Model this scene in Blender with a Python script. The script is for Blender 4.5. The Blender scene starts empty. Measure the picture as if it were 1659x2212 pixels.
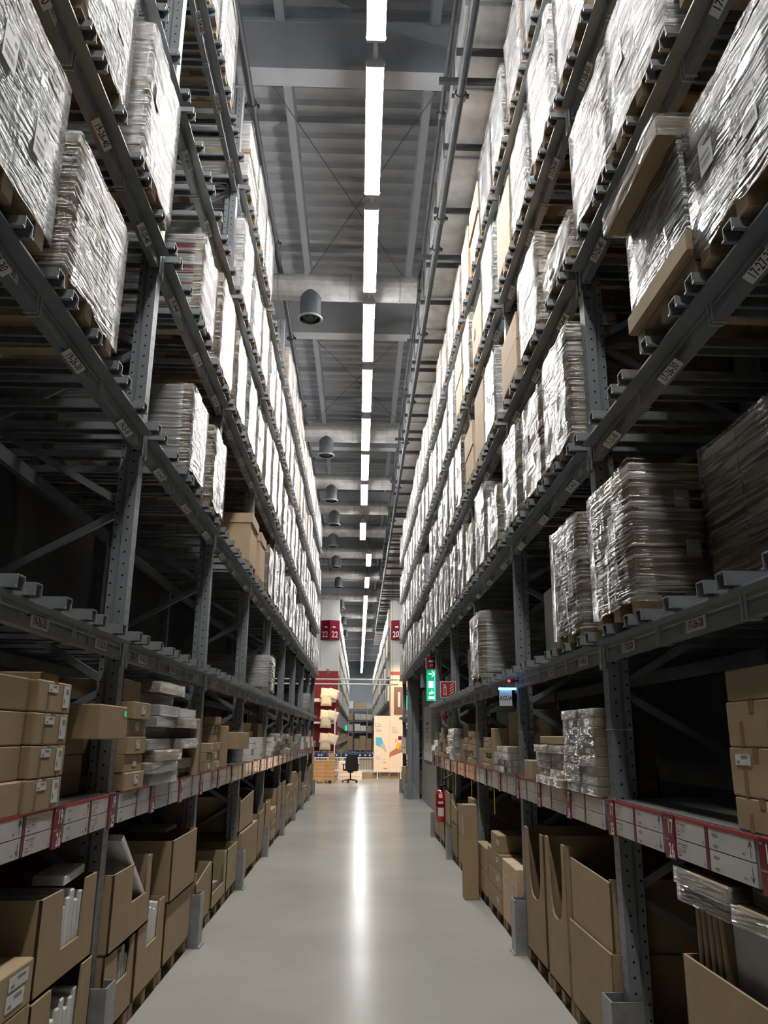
import bpy, math, random
from mathutils import Vector, Matrix
random.seed(11)
sc = bpy.context.scene
COL = sc.collection
PI = math.pi
# ------------------------------------------------------------------ camera, world, exposure
FPX = 1730.0
cd = bpy.data.cameras.new('camera')
cam = bpy.data.objects.new('camera', cd)
COL.objects.link(cam)
cd.sensor_fit = 'VERTICAL'
cd.sensor_height = 24.0
cd.lens = 24.0 * FPX / 2212.0
cd.clip_end = 300
yaw, pitch, roll = math.radians(1.603), math.radians(15.644), math.radians(0.5)
fw = Vector((math.sin(yaw) * math.cos(pitch), math.cos(yaw) * math.cos(pitch), math.sin(pitch)))
ri = Vector((math.cos(yaw), -math.sin(yaw), 0))
up = ri.cross(fw)
R_ = ri * math.cos(roll) + up * math.sin(roll)
U_ = -ri * math.sin(roll) + up * math.cos(roll)
M = Matrix((R_, U_, -fw)).transposed().to_4x4()
M.translation = Vector((0, 0, 1.75))
cam.matrix_world = M
sc.camera = cam
wd = bpy.data.worlds.new('world')
sc.world = wd
wd.use_nodes = True
wd.node_tree.nodes['Background'].inputs[0].default_value = (0.02, 0.021, 0.023, 1)
wd.node_tree.nodes['Background'].inputs[1].default_value = 0.3
sc.view_settings.view_transform = 'Standard'
sc.view_settings.look = 'None'
sc.view_settings.gamma = 1.0
sc.view_settings.exposure = 0.0
sc.cycles.use_denoising = True
sc.cycles.max_bounces = 5
sc.cycles.diffuse_bounces = 3
sc.cycles.glossy_bounces = 2
sc.cycles.transmission_bounces = 2
sc.cycles.transparent_max_bounces = 8
sc.cycles.use_adaptive_sampling = True
sc.cycles.adaptive_threshold = 0.04
sc.cycles.adaptive_min_samples = 16
sc.cycles.use_light_tree = False
sc.cycles.caustics_reflective = False
sc.cycles.caustics_refractive = False
LAMP = 88.0          # strength of the fluorescent diffusers

# ------------------------------------------------------------------ materials
MAT = {}
def newmat(name):
    m = bpy.data.materials.new(name)
    m.use_nodes = True
    MAT[name] = m
    nt = m.node_tree
    return m, nt, nt.nodes['Principled BSDF']
def pm(name, col, rough=0.6, metal=0.0, var=0.0, nscale=8.0, bump=0.0, bscale=60.0, rnd=0.0, spec=None, coat=0.0, stretch=None):
    m, nt, b = newmat(name)
    N = nt.nodes; Lk = nt.links
    b.inputs['Base Color'].default_value = (*col, 1)
    b.inputs['Roughness'].default_value = rough
    b.inputs['Metallic'].default_value = metal
    if spec is not None: b.inputs['Specular IOR Level'].default_value = spec
    if coat: b.inputs['Coat Weight'].default_value = coat
    tc = N.new('ShaderNodeTexCoord')
    src = tc.outputs['Object']
    if stretch:
        mp = N.new('ShaderNodeMapping'); mp.inputs['Scale'].default_value = stretch
        Lk.new(src, mp.inputs['Vector']); src = mp.outputs['Vector']
    last = None
    if var:
        nz = N.new('ShaderNodeTexNoise'); nz.inputs['Scale'].default_value = nscale; nz.inputs['Detail'].default_value = 5
        Lk.new(src, nz.inputs['Vector'])
        mr = N.new('ShaderNodeMapRange'); mr.inputs['From Min'].default_value = 0.3; mr.inputs['From Max'].default_value = 0.7
        mr.inputs['To Min'].default_value = 1 - var; mr.inputs['To Max'].default_value = 1 + var
        Lk.new(nz.outputs['Fac'], mr.inputs['Value']); last = mr.outputs['Result']
    if rnd:
        oi = N.new('ShaderNodeObjectInfo')
        m2 = N.new('ShaderNodeMapRange'); m2.inputs['To Min'].default_value = 1 - rnd; m2.inputs['To Max'].default_value = 1 + rnd
        Lk.new(oi.outputs['Random'], m2.inputs['Value'])
        if last is None: last = m2.outputs['Result']
        else:
            mu = N.new('ShaderNodeMath'); mu.operation = 'MULTIPLY'
            Lk.new(last, mu.inputs[0]); Lk.new(m2.outputs['Result'], mu.inputs[1]); last = mu.outputs[0]
    if last is not None:
        vm = N.new('ShaderNodeVectorMath'); vm.operation = 'SCALE'
        vm.inputs[0].default_value = col
        Lk.new(last, vm.inputs['Scale']); Lk.new(vm.outputs['Vector'], b.inputs['Base Color'])
    if bump:
        n2 = N.new('ShaderNodeTexNoise'); n2.inputs['Scale'].default_value = bscale; n2.inputs['Detail'].default_value = 3
        Lk.new(src, n2.inputs['Vector'])
        bp = N.new('ShaderNodeBump'); bp.inputs['Strength'].default_value = bump; bp.inputs['Distance'].default_value = 0.01
        Lk.new(n2.outputs['Fac'], bp.inputs['Height']); Lk.new(bp.outputs['Normal'], b.inputs['Normal'])
    return m
def emat(name, col, strength):
    m, nt, b = newmat(name)
    b.inputs['Base Color'].default_value = (*[min(1, c) for c in col], 1)
    b.inputs['Emission Color'].default_value = (*col, 1)
    b.inputs['Emission Strength'].default_value = strength
    if name != 'lamp': m.cycles.emission_sampling = 'NONE'
    return m
pm('rack', (0.235, 0.252, 0.27), 0.42, 0.25, var=0.10, nscale=5, bump=0.06, bscale=40)
pm('galv', (0.32, 0.337, 0.35), 0.42, 0.55, var=0.16, nscale=14, bump=0.05, bscale=50, rnd=0.08)
pm('hole', (0.004, 0.004, 0.005), 0.9)  # near-black, painted in place of the shade inside an opening
pm('wire', (0.55, 0.56, 0.57), 0.35, 0.3)
pm('deck', (0.085, 0.085, 0.083), 0.75, var=0.25, nscale=30, bump=0.2, bscale=160)
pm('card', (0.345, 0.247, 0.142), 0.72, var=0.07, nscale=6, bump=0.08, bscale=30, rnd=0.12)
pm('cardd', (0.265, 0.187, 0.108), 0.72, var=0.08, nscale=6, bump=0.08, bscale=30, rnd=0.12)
pm('kraft', (0.56, 0.40, 0.25), 0.62, var=0.06, nscale=5, bump=0.08, bscale=25, rnd=0.06)
pm('olive', (0.33, 0.275, 0.14), 0.6, var=0.08, nscale=6, rnd=0.06)
pm('white_card', (0.66, 0.65, 0.63), 0.6, var=0.05, nscale=5, bump=0.05, bscale=30, rnd=0.08)
pm('grey_card', (0.42, 0.425, 0.42), 0.6, var=0.12, nscale=6, rnd=0.12)
pm('dark_card', (0.13, 0.132, 0.135), 0.55, var=0.12, rnd=0.2)
pm('red_card', (0.34, 0.055, 0.075), 0.5, var=0.08)
pm('tape', (0.25, 0.155, 0.075), 0.3, spec=0.5)
pm('paper', (0.62, 0.62, 0.61), 0.45, var=0.04, nscale=9, rnd=0.05)
pm('cardpaper', (0.60, 0.59, 0.58), 0.12, var=0.04, nscale=9, bump=0.12, bscale=9, coat=0.6)
pm('ink', (0.02, 0.02, 0.022), 0.6)
pm('inkgrey', (0.22, 0.22, 0.22), 0.6)
pm('signred', (0.185, 0.008, 0.025), 0.25, coat=0.4)
pm('divred', (0.13, 0.015, 0.025), 0.3)
pm('railred', (0.42, 0.03, 0.04), 0.4)
pm('wallred', (0.36, 0.012, 0.02), 0.5, var=0.05)
pm('white', (0.72, 0.71, 0.69), 0.5, var=0.03)
pm('wood', (0.40, 0.285, 0.17), 0.7, var=0.18, nscale=9, bump=0.15, bscale=30, rnd=0.15, stretch=(1, 1, 8))
pm('woodpanel', (0.50, 0.27, 0.11), 0.55, var=0.1, nscale=5, rnd=0.06)
pm('rail', (0.75, 0.72, 0.68), 0.4)
pm('ceil', (0.40, 0.415, 0.44), 0.65, var=0.10, nscale=2.5, bump=0.1, bscale=20)
pm('ceilbeam', (0.33, 0.345, 0.37), 0.6, var=0.08, nscale=2)
pm('duct', (0.47, 0.47, 0.465), 0.38, 0.4, var=0.22, nscale=4, bump=0.25, bscale=6)
pm('ductd', (0.10, 0.106, 0.115), 0.4, 0.4, var=0.15, nscale=6)
pm('pipe', (0.055, 0.058, 0.064), 0.5, 0.2, var=0.1)
pm('housing', (0.30, 0.30, 0.31), 0.4, 0.2)
pm('black', (0.012, 0.012, 0.013), 0.55)
pm('chairfab', (0.010, 0.010, 0.011), 0.9)
pm('bagblue', (0.02, 0.035, 0.11), 0.7, var=0.3, nscale=20, rnd=0.4)
pm('pillow', (0.85, 0.74, 0.55), 0.85, var=0.08, nscale=25, bump=0.2, bscale=30, rnd=0.08)
pm('beige', (0.74, 0.60, 0.48), 0.5, var=0.03)
pm('brownposter', (0.17, 0.09, 0.06), 0.5)
pm('boardpink', (0.80, 0.66, 0.54), 0.5, var=0.02)
pm('skyblue', (0.10, 0.42, 0.68), 0.5)
pm('greyblue', (0.45, 0.47, 0.52), 0.5)
pm('yellow', (0.85, 0.48, 0.06), 0.5)
pm('sofa', (0.45, 0.17, 0.09), 0.6)
pm('strap', (0.52, 0.43, 0.04), 0.6)
pm('extred', (0.38, 0.006, 0.012), 0.18, coat=0.8)
pm('fireredsign', (0.42, 0.02, 0.03), 0.4)
pm('greypanel', (0.30, 0.29, 0.27), 0.6, var=0.05)
pm('darkwall', (0.115, 0.118, 0.122), 0.75, var=0.15, nscale=1.5)
pm('endwall', (0.32, 0.37, 0.41), 0.6, var=0.05)
pm('concwall', (0.13, 0.13, 0.135), 0.8, var=0.1, nscale=1)
emat('lamp', (1.0, 0.985, 0.955), LAMP)
emat('exitgreen', (0.01, 0.42, 0.20), 0.9)
emat('exitcyan', (0.05, 0.75, 0.55), 1.2)
emat('exitwhite', (0.75, 1.0, 0.9), 1.2)
emat('blueled', (0.15, 0.5, 1.0), 5.0)
emat('redled', (1.0, 0.03, 0.06), 5.0)
emat('spotglow', (1.0, 0.72, 0.42), 8.0)

def mat_floor():
    m, nt, b = newmat('floor')
    N = nt.nodes; L = nt.links
    tc = N.new('ShaderNodeTexCoord')
    n1 = N.new('ShaderNodeTexNoise'); n1.inputs['Scale'].default_value = 0.55; n1.inputs['Detail'].default_value = 9; n1.inputs['Roughness'].default_value = 0.55
    L.new(tc.outputs['Object'], n1.inputs['Vector'])
    cr = N.new('ShaderNodeValToRGB')
    cr.color_ramp.elements[0].position = 0.25; cr.color_ramp.elements[0].color = (0.30, 0.288, 0.265, 1)
    cr.color_ramp.elements[1].position = 0.75; cr.color_ramp.elements[1].color = (0.40, 0.385, 0.355, 1)
    L.new(n1.outputs['Fac'], cr.inputs['Fac']); L.new(cr.outputs['Color'], b.inputs['Base Color'])
    n2 = N.new('ShaderNodeTexNoise'); n2.inputs['Scale'].default_value = 0.8; n2.inputs['Detail'].default_value = 2
    L.new(tc.outputs['Object'], n2.inputs['Vector'])
    mr = N.new('ShaderNodeMapRange'); mr.inputs['To Min'].default_value = 0.17; mr.inputs['To Max'].default_value = 0.25
    L.new(n2.outputs['Fac'], mr.inputs['Value']); L.new(mr.outputs['Result'], b.inputs['Roughness'])
    b.inputs['Specular IOR Level'].default_value = 0.009
mat_floor()

def mat_film(name, haze, fac_lo, fac_hi, rot, rough):
    """clear stretch film: see-through, wrinkled in long streaks, glossy at a slant"""
    m, nt, b = newmat(name)
    N = nt.nodes; L = nt.links
    out = N['Material Output']; N.remove(b)
    tc = N.new('ShaderNodeTexCoord'); oi = N.new('ShaderNodeObjectInfo')
    ad = N.new('ShaderNodeVectorMath'); ad.operation = 'ADD'
    cb = N.new('ShaderNodeMath'); cb.operation = 'MULTIPLY'; cb.inputs[1].default_value = 37.0
    L.new(oi.outputs['Random'], cb.inputs[0])
    L.new(tc.outputs['Object'], ad.inputs[0]); L.new(cb.outputs[0], ad.inputs[1])
    def streak(sc_, rt, det):
        mp = N.new('ShaderNodeMapping'); mp.inputs['Rotation'].default_value = (0, rt, 0); mp.inputs['Scale'].default_value = sc_
        L.new(ad.outputs['Vector'], mp.inputs['Vector'])
        nz = N.new('ShaderNodeTexNoise'); nz.inputs['Scale'].default_value = 1.0; nz.inputs['Detail'].default_value = det; nz.inputs['Distortion'].default_value = 0.4
        L.new(mp.outputs['Vector'], nz.inputs['Vector']); return nz.outputs['Fac']
    s1 = streak((2.4, 2.4, 38.0), rot, 3)
    s2 = streak((9.0, 6.0, 2.0), -0.12, 2)
    s3 = streak((2.5, 2.5, 2.0), 0.4, 3)
    def mul(a, v):
        q = N.new('ShaderNodeMath'); q.operation = 'MULTIPLY'; q.inputs[1].default_value = v; L.new(a, q.inputs[0]); return q.outputs[0]
    def add(a, c):
        q = N.new('ShaderNodeMath'); q.operation = 'ADD'; L.new(a, q.inputs[0]); L.new(c, q.inputs[1]); return q.outputs[0]
    hgt = add(add(mul(s1, 1.1), mul(s2, 0.9)), mul(s3, 1.6))
    bp = N.new('ShaderNodeBump'); bp.inputs['Strength'].default_value = 0.8; bp.inputs['Distance'].default_value = 0.018
    L.new(hgt, bp.inputs['Height'])
    df = N.new('ShaderNodeBsdfDiffuse'); df.inputs['Color'].default_value = (*haze, 1); L.new(bp.outputs['Normal'], df.inputs['Normal'])
    gl = N.new('ShaderNodeBsdfGlossy'); gl.inputs['Color'].default_value = (0.95, 0.95, 0.95, 1); gl.inputs['Roughness'].default_value = rough; L.new(bp.outputs['Normal'], gl.inputs['Normal'])
    tr = N.new('ShaderNodeBsdfTransparent'); tr.inputs['Color'].default_value = (0.97, 0.97, 0.97, 1)
    mx = N.new('ShaderNodeMixShader'); mx2 = N.new('ShaderNodeMixShader')
    mr = N.new('ShaderNodeMapRange'); mr.inputs['From Min'].default_value = 0.46; mr.inputs['From Max'].default_value = 0.66
    mr.inputs['To Min'].default_value = fac_lo; mr.inputs['To Max'].default_value = fac_hi
    L.new(s1, mr.inputs['Value']); L.new(mr.outputs['Result'], mx.inputs['Fac'])
    L.new(tr.outputs[0], mx.inputs[1]); L.new(df.outputs[0], mx.inputs[2])
    fr = N.new('ShaderNodeFresnel'); fr.inputs['IOR'].default_value = 1.55; L.new(bp.outputs['Normal'], fr.inputs['Normal'])
    L.new(mul(fr.outputs[0], 0.85), mx2.inputs['Fac']); L.new(mx.outputs[0], mx2.inputs[1]); L.new(gl.outputs[0], mx2.inputs[2])
    L.new(mx2.outputs[0], out.inputs['Surface'])
mat_film('film', (0.80, 0.80, 0.79), 0.02, 0.42, 0.40, 0.14)
mat_film('filmv', (0.80, 0.80, 0.79), 0.02, 0.36, -0.55, 0.16)
mat_film('bagwrap', (0.80, 0.80, 0.79), 0.12, 0.62, 0.9, 0.12)
mat_film('wrap', (0.75, 0.75, 0.74), 0.02, 0.16, 0.7, 0.10)

# ------------------------------------------------------------------ mesh helpers
class MB:
    def __init__(s): s.v = []; s.f = []; s.m = []; s.mats = []
    def mi(s, mat):
        if mat not in s.mats: s.mats.append(mat)
        return s.mats.index(mat)
    def poly(s, pts, mat):
        i = len(s.v); s.v += [tuple(p) for p in pts]; s.f.append(tuple(range(i, i + len(pts)))); s.m.append(s.mi(mat)); return s
    def box(s, x0, x1, y0, y1, z0, z1, mat, c=0.0):
        k = s.mi(mat); i = len(s.v)
        if c <= 0:
            s.v += [(x0, y0, z0), (x1, y0, z0), (x1, y1, z0), (x0, y1, z0), (x0, y0, z1), (x1, y0, z1), (x1, y1, z1), (x0, y1, z1)]
            for f in ((0, 3, 2, 1), (4, 5, 6, 7), (0, 1, 5, 4), (1, 2, 6, 5), (2, 3, 7, 6), (3, 0, 4, 7)):
                s.f.append(tuple(i + a for a in f)); s.m.append(k)
            return s
        # chamfered vertical + horizontal edges: three-ring octagon profile
        def ring(e, z):
            return [(x0 + c + e, y0 + e, z), (x1 - c - e, y0 + e, z), (x1 - e, y0 + c + e, z), (x1 - e, y1 - c - e, z),
                    (x1 - c - e, y1 - e, z), (x0 + c + e, y1 - e, z), (x0 + e, y1 - c - e, z), (x0 + e, y0 + c + e, z)]
        rings = [ring(c * .7, z0), ring(0, z0 + c), ring(0, z1 - c), ring(c * .7, z1)]
        for r in rings: s.v += r
        for j in range(3):
            for a in range(8):
                b_ = (a + 1) % 8
                s.f.append((i + j * 8 + a, i + j * 8 + b_, i + j * 8 + 8 + b_, i + j * 8 + 8 + a)); s.m.append(k)
        s.f.append(tuple(i + a for a in range(7, -1, -1))); s.m.append(k)
        s.f.append(tuple(i + 24 + a for a in range(8))); s.m.append(k)
        return s
    def prism(s, pts, a0, a1, axis, mat):
        """pts 2D polygon (ccw) extruded along axis 0/1/2"""
        k = s.mi(mat); i = len(s.v); n = len(pts)
        for a in (a0, a1):
            for p, q in pts:
                s.v.append({0: (a, p, q), 1: (p, a, q), 2: (p, q, a)}[axis])
        s.f.append(tuple(i + j for j in range(n - 1, -1, -1))); s.m.append(k)
        s.f.append(tuple(i + n + j for j in range(n))); s.m.append(k)
        for j in range(n):
            s.f.append((i + j, i + (j + 1) % n, i + n + (j + 1) % n, i + n + j)); s.m.append(k)
        return s
    def cyl(s, p, q, r, mat, n=10, r2=None, cap=True):
        p = Vector(p); q = Vector(q); d = (q - p).normalized()
        a = d.orthogonal().normalized(); b_ = d.cross(a); k = s.mi(mat); i = len(s.v); r2 = r if r2 is None else r2
        for c, rr in ((p, r), (q, r2)):
            for j in range(n):
                t = 2 * PI * j / n; s.v.append(tuple(c + (a * math.cos(t) + b_ * math.sin(t)) * rr))
        for j in range(n):
            s.f.append((i + j, i + (j + 1) % n, i + n + (j + 1) % n, i + n + j)); s.m.append(k)
        if cap:
            s.f.append(tuple(i + j for j in range(n - 1, -1, -1))); s.m.append(k)
            s.f.append(tuple(i + n + j for j in range(n))); s.m.append(k)
        return s
    def lathe(s, prof, mat, n=16, cx=0, cy=0):
        k = s.mi(mat); i = len(s.v)
        for r, z in prof:
            for j in range(n): t = 2 * PI * j / n; s.v.append((cx + r * math.cos(t), cy + r * math.sin(t), z))
        for a in range(len(prof) - 1):
            for j in range(n):
                s.f.append((i + a * n + j, i + a * n + (j + 1) % n, i + a * n + n + (j + 1) % n, i + a * n + n + j)); s.m.append(k)
        return s
    def mesh(s, name, smooth=False):
        me = bpy.data.meshes.new(name); me.from_pydata(s.v, [], s.f)
        for mt in s.mats: me.materials.append(MAT[mt])
        me.polygons.foreach_set('material_index', s.m)
        if smooth: me.polygons.foreach_set('use_smooth', [True] * len(s.f))
        me.update(); return me
def O(name, me, parent=None, loc=(0, 0, 0), rot=(0, 0, 0), scale=None):
    o = bpy.data.objects.new(name, me); COL.objects.link(o)
    o.location = loc; o.rotation_euler = rot
    if scale: o.scale = scale
    if parent is not None: o.parent = parent
    return o
def tag(o, label=None, cat=None, group=None, kind=None):
    if label: o['label'] = label
    if cat: o['category'] = cat
    if group: o['group'] = group
    if kind: o['kind'] = kind
    return o
def E(name, loc, rz, label, cat, group=None):
    o = O(name, None, None, loc, (0, 0, rz)); o.empty_display_size = 0.05
    return tag(o, label, cat, group)
CACHE = {}
def cached(key, fn):
    if key not in CACHE: CACHE[key] = fn()
    return CACHE[key]
def bmesh_(name, x0, x1, y0, y1, z0, z1, mat, c=0.0):
    r = lambda v: round(v, 3)
    return cached(('box', r(x0), r(x1), r(y0), r(y1), r(z0), r(z1), mat, c), lambda: MB().box(x0, x1, y0, y1, z0, z1, mat, c).mesh(name))
def text_mesh(s, size, mat, bold=0.0, align='CENTER', sx=1.0):
    def mk():
        cu = bpy.data.curves.new('txt', 'FONT'); cu.body = s; cu.size = size; cu.align_x = align; cu.align_y = 'CENTER'
        cu.offset = bold; cu.resolution_u = 2
        o = bpy.data.objects.new('txt', cu); me = bpy.data.meshes.new_from_object(o)
        bpy.data.objects.remove(o); bpy.data.curves.remove(cu)
        if sx != 1.0:
            for v in me.vertices: v.co.x *= sx
        me.materials.clear(); me.materials.append(MAT[mat]); return me
    return cached(('txt', s, round(size, 4), mat, bold, align, sx), mk)
UP = (PI / 2, 0, 0)
ORD = ['first', 'second', 'third', 'fourth', 'fifth', 'sixth', 'seventh', 'eighth', 'ninth', 'tenth', 'eleventh', 'twelfth',
       'thirteenth', 'fourteenth', 'fifteenth', 'sixteenth', 'seventeenth', 'eighteenth', 'nineteenth', 'twentieth']

# ------------------------------------------------------------------ the hall
def struct(name, mb, loc=(0, 0, 0)):
    return tag(O(name, mb.mesh(name), None, loc), kind='structure')
struct('floor', MB().box(-12, 12, -5, 100, -0.2, 0, 'floor'))
struct('wall_end', MB().box(-12, 12, 99.5, 100, 0, 11.2, 'concwall'))
struct('wall_back', MB().box(-12, 12, -5.3, -5, 0, 11.2, 'concwall'))
struct('wall_left', MB().box(-12.3, -12, -5, 100, 0, 11.2, 'concwall'))
struct('wall_right', MB().box(12, 12.3, -5, 100, 0, 11.2, 'concwall'))
struct('wall_behind_left_rack', MB().box(-2.95, -2.85, -5, 26.6, 0, 8.6, 'darkwall'))
struct('wall_behind_right_rack', MB().box(2.85, 2.95, -5, 27.6, 0, 8.6, 'darkwall'))
def corrugated_ceiling():
    b = MB(); y = -5.0
    while y < 100:
        pts = [(y, 11.2), (y + 0.16, 11.2), (y + 0.20, 11.12), (y + 0.31, 11.12), (y + 0.35, 11.2)]
        for (ya, za), (yb, zb) in zip(pts[:-1], pts[1:]):
            b.poly([(-12, ya, za), (-12, yb, zb), (12, yb, zb), (12, ya, za)], 'ceil')
        y += 0.35
    b.box(-12, 12, -5, 100, 11.21, 11.4, 'ceil')
    return b
ceiling = struct('ceiling', corrugated_ceiling())
def roof_beam():
    b = MB(); b.box(-12, 12, -0.012, 0.012, 10.1, 10.75, 'ceilbeam'); b.box(-12, 12, -0.15, 0.15, 10.0, 10.1, 'ceilbeam'); b.box(-12, 12, -0.15, 0.15, 10.75, 10.8, 'ceilbeam')
    b.box(-12, 12, -0.14, 0.0, 10.1, 10.75, 'ceilbeam')
    return b.mesh('roof_beam')
me = roof_beam()
k = 0; y = 1.4
while y < 99:
    O('roof_beam', me, ceiling, (0, y + 0.15, 0)); y += 7.0
me = MB().box(-0.06, 0.06, -5, 99, 10.75, 11.12, 'ceilbeam').mesh('purlin')
for x in (-9.6, -7.2, -5.4, -3.3, -1.18, 0.86, 3.0, 5.2, 7.4, 9.6): O('purlin', me, ceiling, (x, 0, 0))
me = MB().box(-12, 12, -0.03, 0.03, 11.0, 11.12, 'ceilbeam').mesh('cross_bar')
y = 3.2
while y < 70:
    O('cross_bar', me, ceiling, (0, y, 0)); y += 3.5 if k % 2 else 1.9; k += 1
# diagonal wind bracing rods
for i, y0 in enumerate((8.6, 15.6)):
    for (xa, xb) in ((-1.6, 1.2), (1.2, -1.6)):
        O('wind_brace', MB().cyl((xa, y0 + 0.2, 10.6), (xb, y0 + 6.6, 10.6), 0.006, 'pipe', 6).mesh('wind_brace'), ceiling)

# ------------------------------------------------------------------ lamps over the aisle
def lamp_meshes(L):
    h = MB().prism([(-0.05, 0.16), (-0.10, 0.06), (0.10, 0.06), (0.05, 0.16)], 0, L, 1, 'housing').mesh('housing')
    d = MB(); a, b_ = 0.03, L - 0.03
    for (xa, za), (xb, zb) in (((-0.10, 0.058), (-0.085, 0.0)), ((-0.085, 0.0), (0.085, 0.0)), ((0.085, 0.0), (0.10, 0.058))):
        d.poly([(xa, a, za), (xa, b_, za), (xb, b_, zb), (xb, a, zb)], 'lamp')
    d = d.mesh('diffuser')
    e = MB().prism([(-0.095, -0.004), (0.095, -0.004), (0.112, 0.035), (0.105, 0.065), (-0.105, 0.065), (-0.112, 0.035)], 0, 0.03, 1, 'housing').mesh('end_cap')
    hg = MB().cyl((0, 0, 0.15), (0, 0, 2.0), 0.006, 'pipe', 6).mesh('hanger')
    cn = MB().cyl((0, L, 0.10), (0, L + 0.30, 0.10), 0.025, 'housing', 8).mesh('connector')
    return h, d, e, hg, cn
DUCTY = [6.15, 13.0, 20.3, 24.6, 27.6, 31, 35, 40, 47, 54, 61]
def clear_of_ducts(y, step):
    while any(abs(y - d) < 0.32 for d in DUCTY): y += step
    return y
def aisle_lamp(x, y0, y1, i, where, group):
    L = round(y1 - y0, 2)
    h, d, e, hg, cn = cached(('lamp', L), lambda: lamp_meshes(L))
    t = E('ceiling_light', (x, y0, 8.97), 0, f'{ORD[i]} glowing linear lamp from the camera {where}', 'lamp', group)
    O('housing', h, t); O('diffuser', d, t); O('end_cap', e, t); O('end_cap', e, t, (0, L - 0.03, 0))
    O('hanger', hg, t, (0, clear_of_ducts(y0 + 0.3, 0.1) - y0, 0)); O('hanger', hg, t, (0, clear_of_ducts(y1 - 0.3, -0.1) - y0, 0)); O('connector', cn, t)
y = -3.0
idx = 0
starts = [-2.95, -0.4, 2.15, 4.71, 7.27, 9.80, 12.39, 14.98, 17.6, 20.12, 22.75]
for i, y0 in enumerate(starts):
    x = 0.07 - 0.002 * i
    aisle_lamp(x, y0, y0 + 2.26, i, 'above the long aisle', 'lamps hung over the near aisle')
for i, (x, y0, y1) in enumerate([(0.03, 27.25, 29.8), (0.30, 32.2, 34.7), (0.28, 37.2, 40.1)]):
    aisle_lamp(x, y0, y1, i, 'above the cross aisle', 'lamps over the cross aisle')
y = 42.4; i = 0
while y < 96:
    aisle_lamp(0.26 - 0.003 * i, y, y + 2.55, i, 'in the unbroken far row', 'lamps over the far aisle')
    y += 2.72; i += 1
# unseen lamps added over the neighbouring aisles, kept to brighten the roof
for s in (-1, 1):
    for i in range(5):
        L = 5.0
        h, d, e, hg, cn = cached(('lamp', L), lambda: lamp_meshes(L))
        t = E('ceiling_light', (s * 5.9, 1 + 6 * i, 8.97), 0, f'{ORD[i]} added unseen lamp over the aisle behind the {"left" if s < 0 else "right"} rack', 'lamp', 'added unseen lamps over the neighbouring aisles')
        O('housing', h, t); O('diffuser', d, t); O('hanger', hg, t, (0, 0.3, 0)); O('hanger', hg, t, (0, L - 0.3, 0))

# ------------------------------------------------------------------ ducts and pipes under the roof
def diffuser(x, y, zb, zt, lab):
    t = E('air_diffuser', (x, y, zb), 0, lab, 'air vent', 'cylindrical air diffusers under the roof')
    O('drum', MB().lathe([(0.19, 0), (0.19, zt - zb - 0.05), (0.15, zt - zb), (0.0, zt - zb)], 'ductd', 20).mesh('drum', True), t)
    O('rim', MB().lathe([(0.185, -0.005), (0.225, -0.02), (0.225, 0.02), (0.185, 0.02)], 'galv', 20).mesh('rim', True), t)
    O('nozzle', MB().lathe([(0.17, 0.10), (0.12, 0.02), (0.10, 0.10)], 'ductd', 18).lathe([(0.06, 0.10), (0.05, 0.02), (0.0, 0.05)], 'ductd', 14).mesh('nozzle', True), t)
dy = [6.15, 13.0, 20.3, 24.6, 27.6, 31, 35, 40, 47, 54, 61]
for i, y in enumerate(dy):
    diffuser(-1.0 if y < 30 else -1.15, y, 8.98, 9.70, f'dark round air diffuser hanging left of the lamps, {ORD[i]} from the camera')
def duct(name, lab, mb, grp=None): return tag(O(name, mb.mesh(name, False), None), lab, 'duct', grp)
for i, y in enumerate([6.15, 13.0, 20.3, 24.6, 27.6, 31, 35, 40, 47, 54, 61]):
    b = MB().cyl((-11.5, y, 9.62), (0.92, y, 9.62), 0.24, 'duct', 16)
    for x in (-2.6, -1.6, -0.3, 0.6): b.cyl((x, y, 9.62), (x + 0.03, y, 9.62), 0.25, 'galv', 16)
    duct('round_duct', f'silver round air duct crossing under the roof, {ORD[i]} from the camera', b, 'round cross ducts')
# rectangular insulated duct along the right with its hanger struts
b = MB(); y = -4.0
while y < 26:
    l = 1.18
    b.box(1.06, 2.6, y, y + l, 9.46, 9.95, 'duct'); b.box(1.03, 2.62, y + l, y + l + 0.03, 9.43, 9.97, 'galv'); y += l + 0.03
duct('rectangular_duct', 'long silver insulated duct running under the roof along the right rack', b)
b = MB(); y = 28.0
while y < 70: b.box(1.15, 2.9, y, y + 1.35, 9.46, 9.9, 'duct'); b.box(1.12, 2.92, y + 1.35, y + 1.6, 9.43, 9.92, 'ductd'); y += 1.6
duct('rectangular_duct', 'far banded silver duct running on beyond the cross aisle', b)
sm = MB().box(-0.05, 1.9, -0.025, 0.025, 9.34, 9.41, 'pipe').mesh('strut')
t = E('pipe_hanger', (1.0, 0, 0), 0, 'row of grey cross struts carrying the duct on the right', 'hanger')
y = 5.0; i = 0
while y < 60:
    O('strut', sm, t, (-0.12 if i % 3 == 0 else 0.05, y, -0.08 if i % 3 == 0 else 0)); y += (1.35, 1.1, 0.35, 1.2)[i % 4]; i += 1
def pipe(lab, x, z, r, y0, y1, ys):
    t = E('sprinkler_pipe', (x, y0, z), 0, lab, 'pipe', 'sprinkler pipes under the roof')
    O('tube', MB().cyl((0, 0, 0), (0, y1 - y0, 0), r, 'pipe', 10).mesh('tube', True), t)
    cm = cached(('coup', r), lambda: MB().cyl((0, -0.05, 0), (0, 0.05, 0), r * 1.45, 'pipe', 10).box(-r * 2, r * 2, -0.02, 0.02, -0.02, 0.02, 'pipe').mesh('coupling'))
    for y in ys: O('coupling', cm, t, (0, y - y0, 0))
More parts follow.
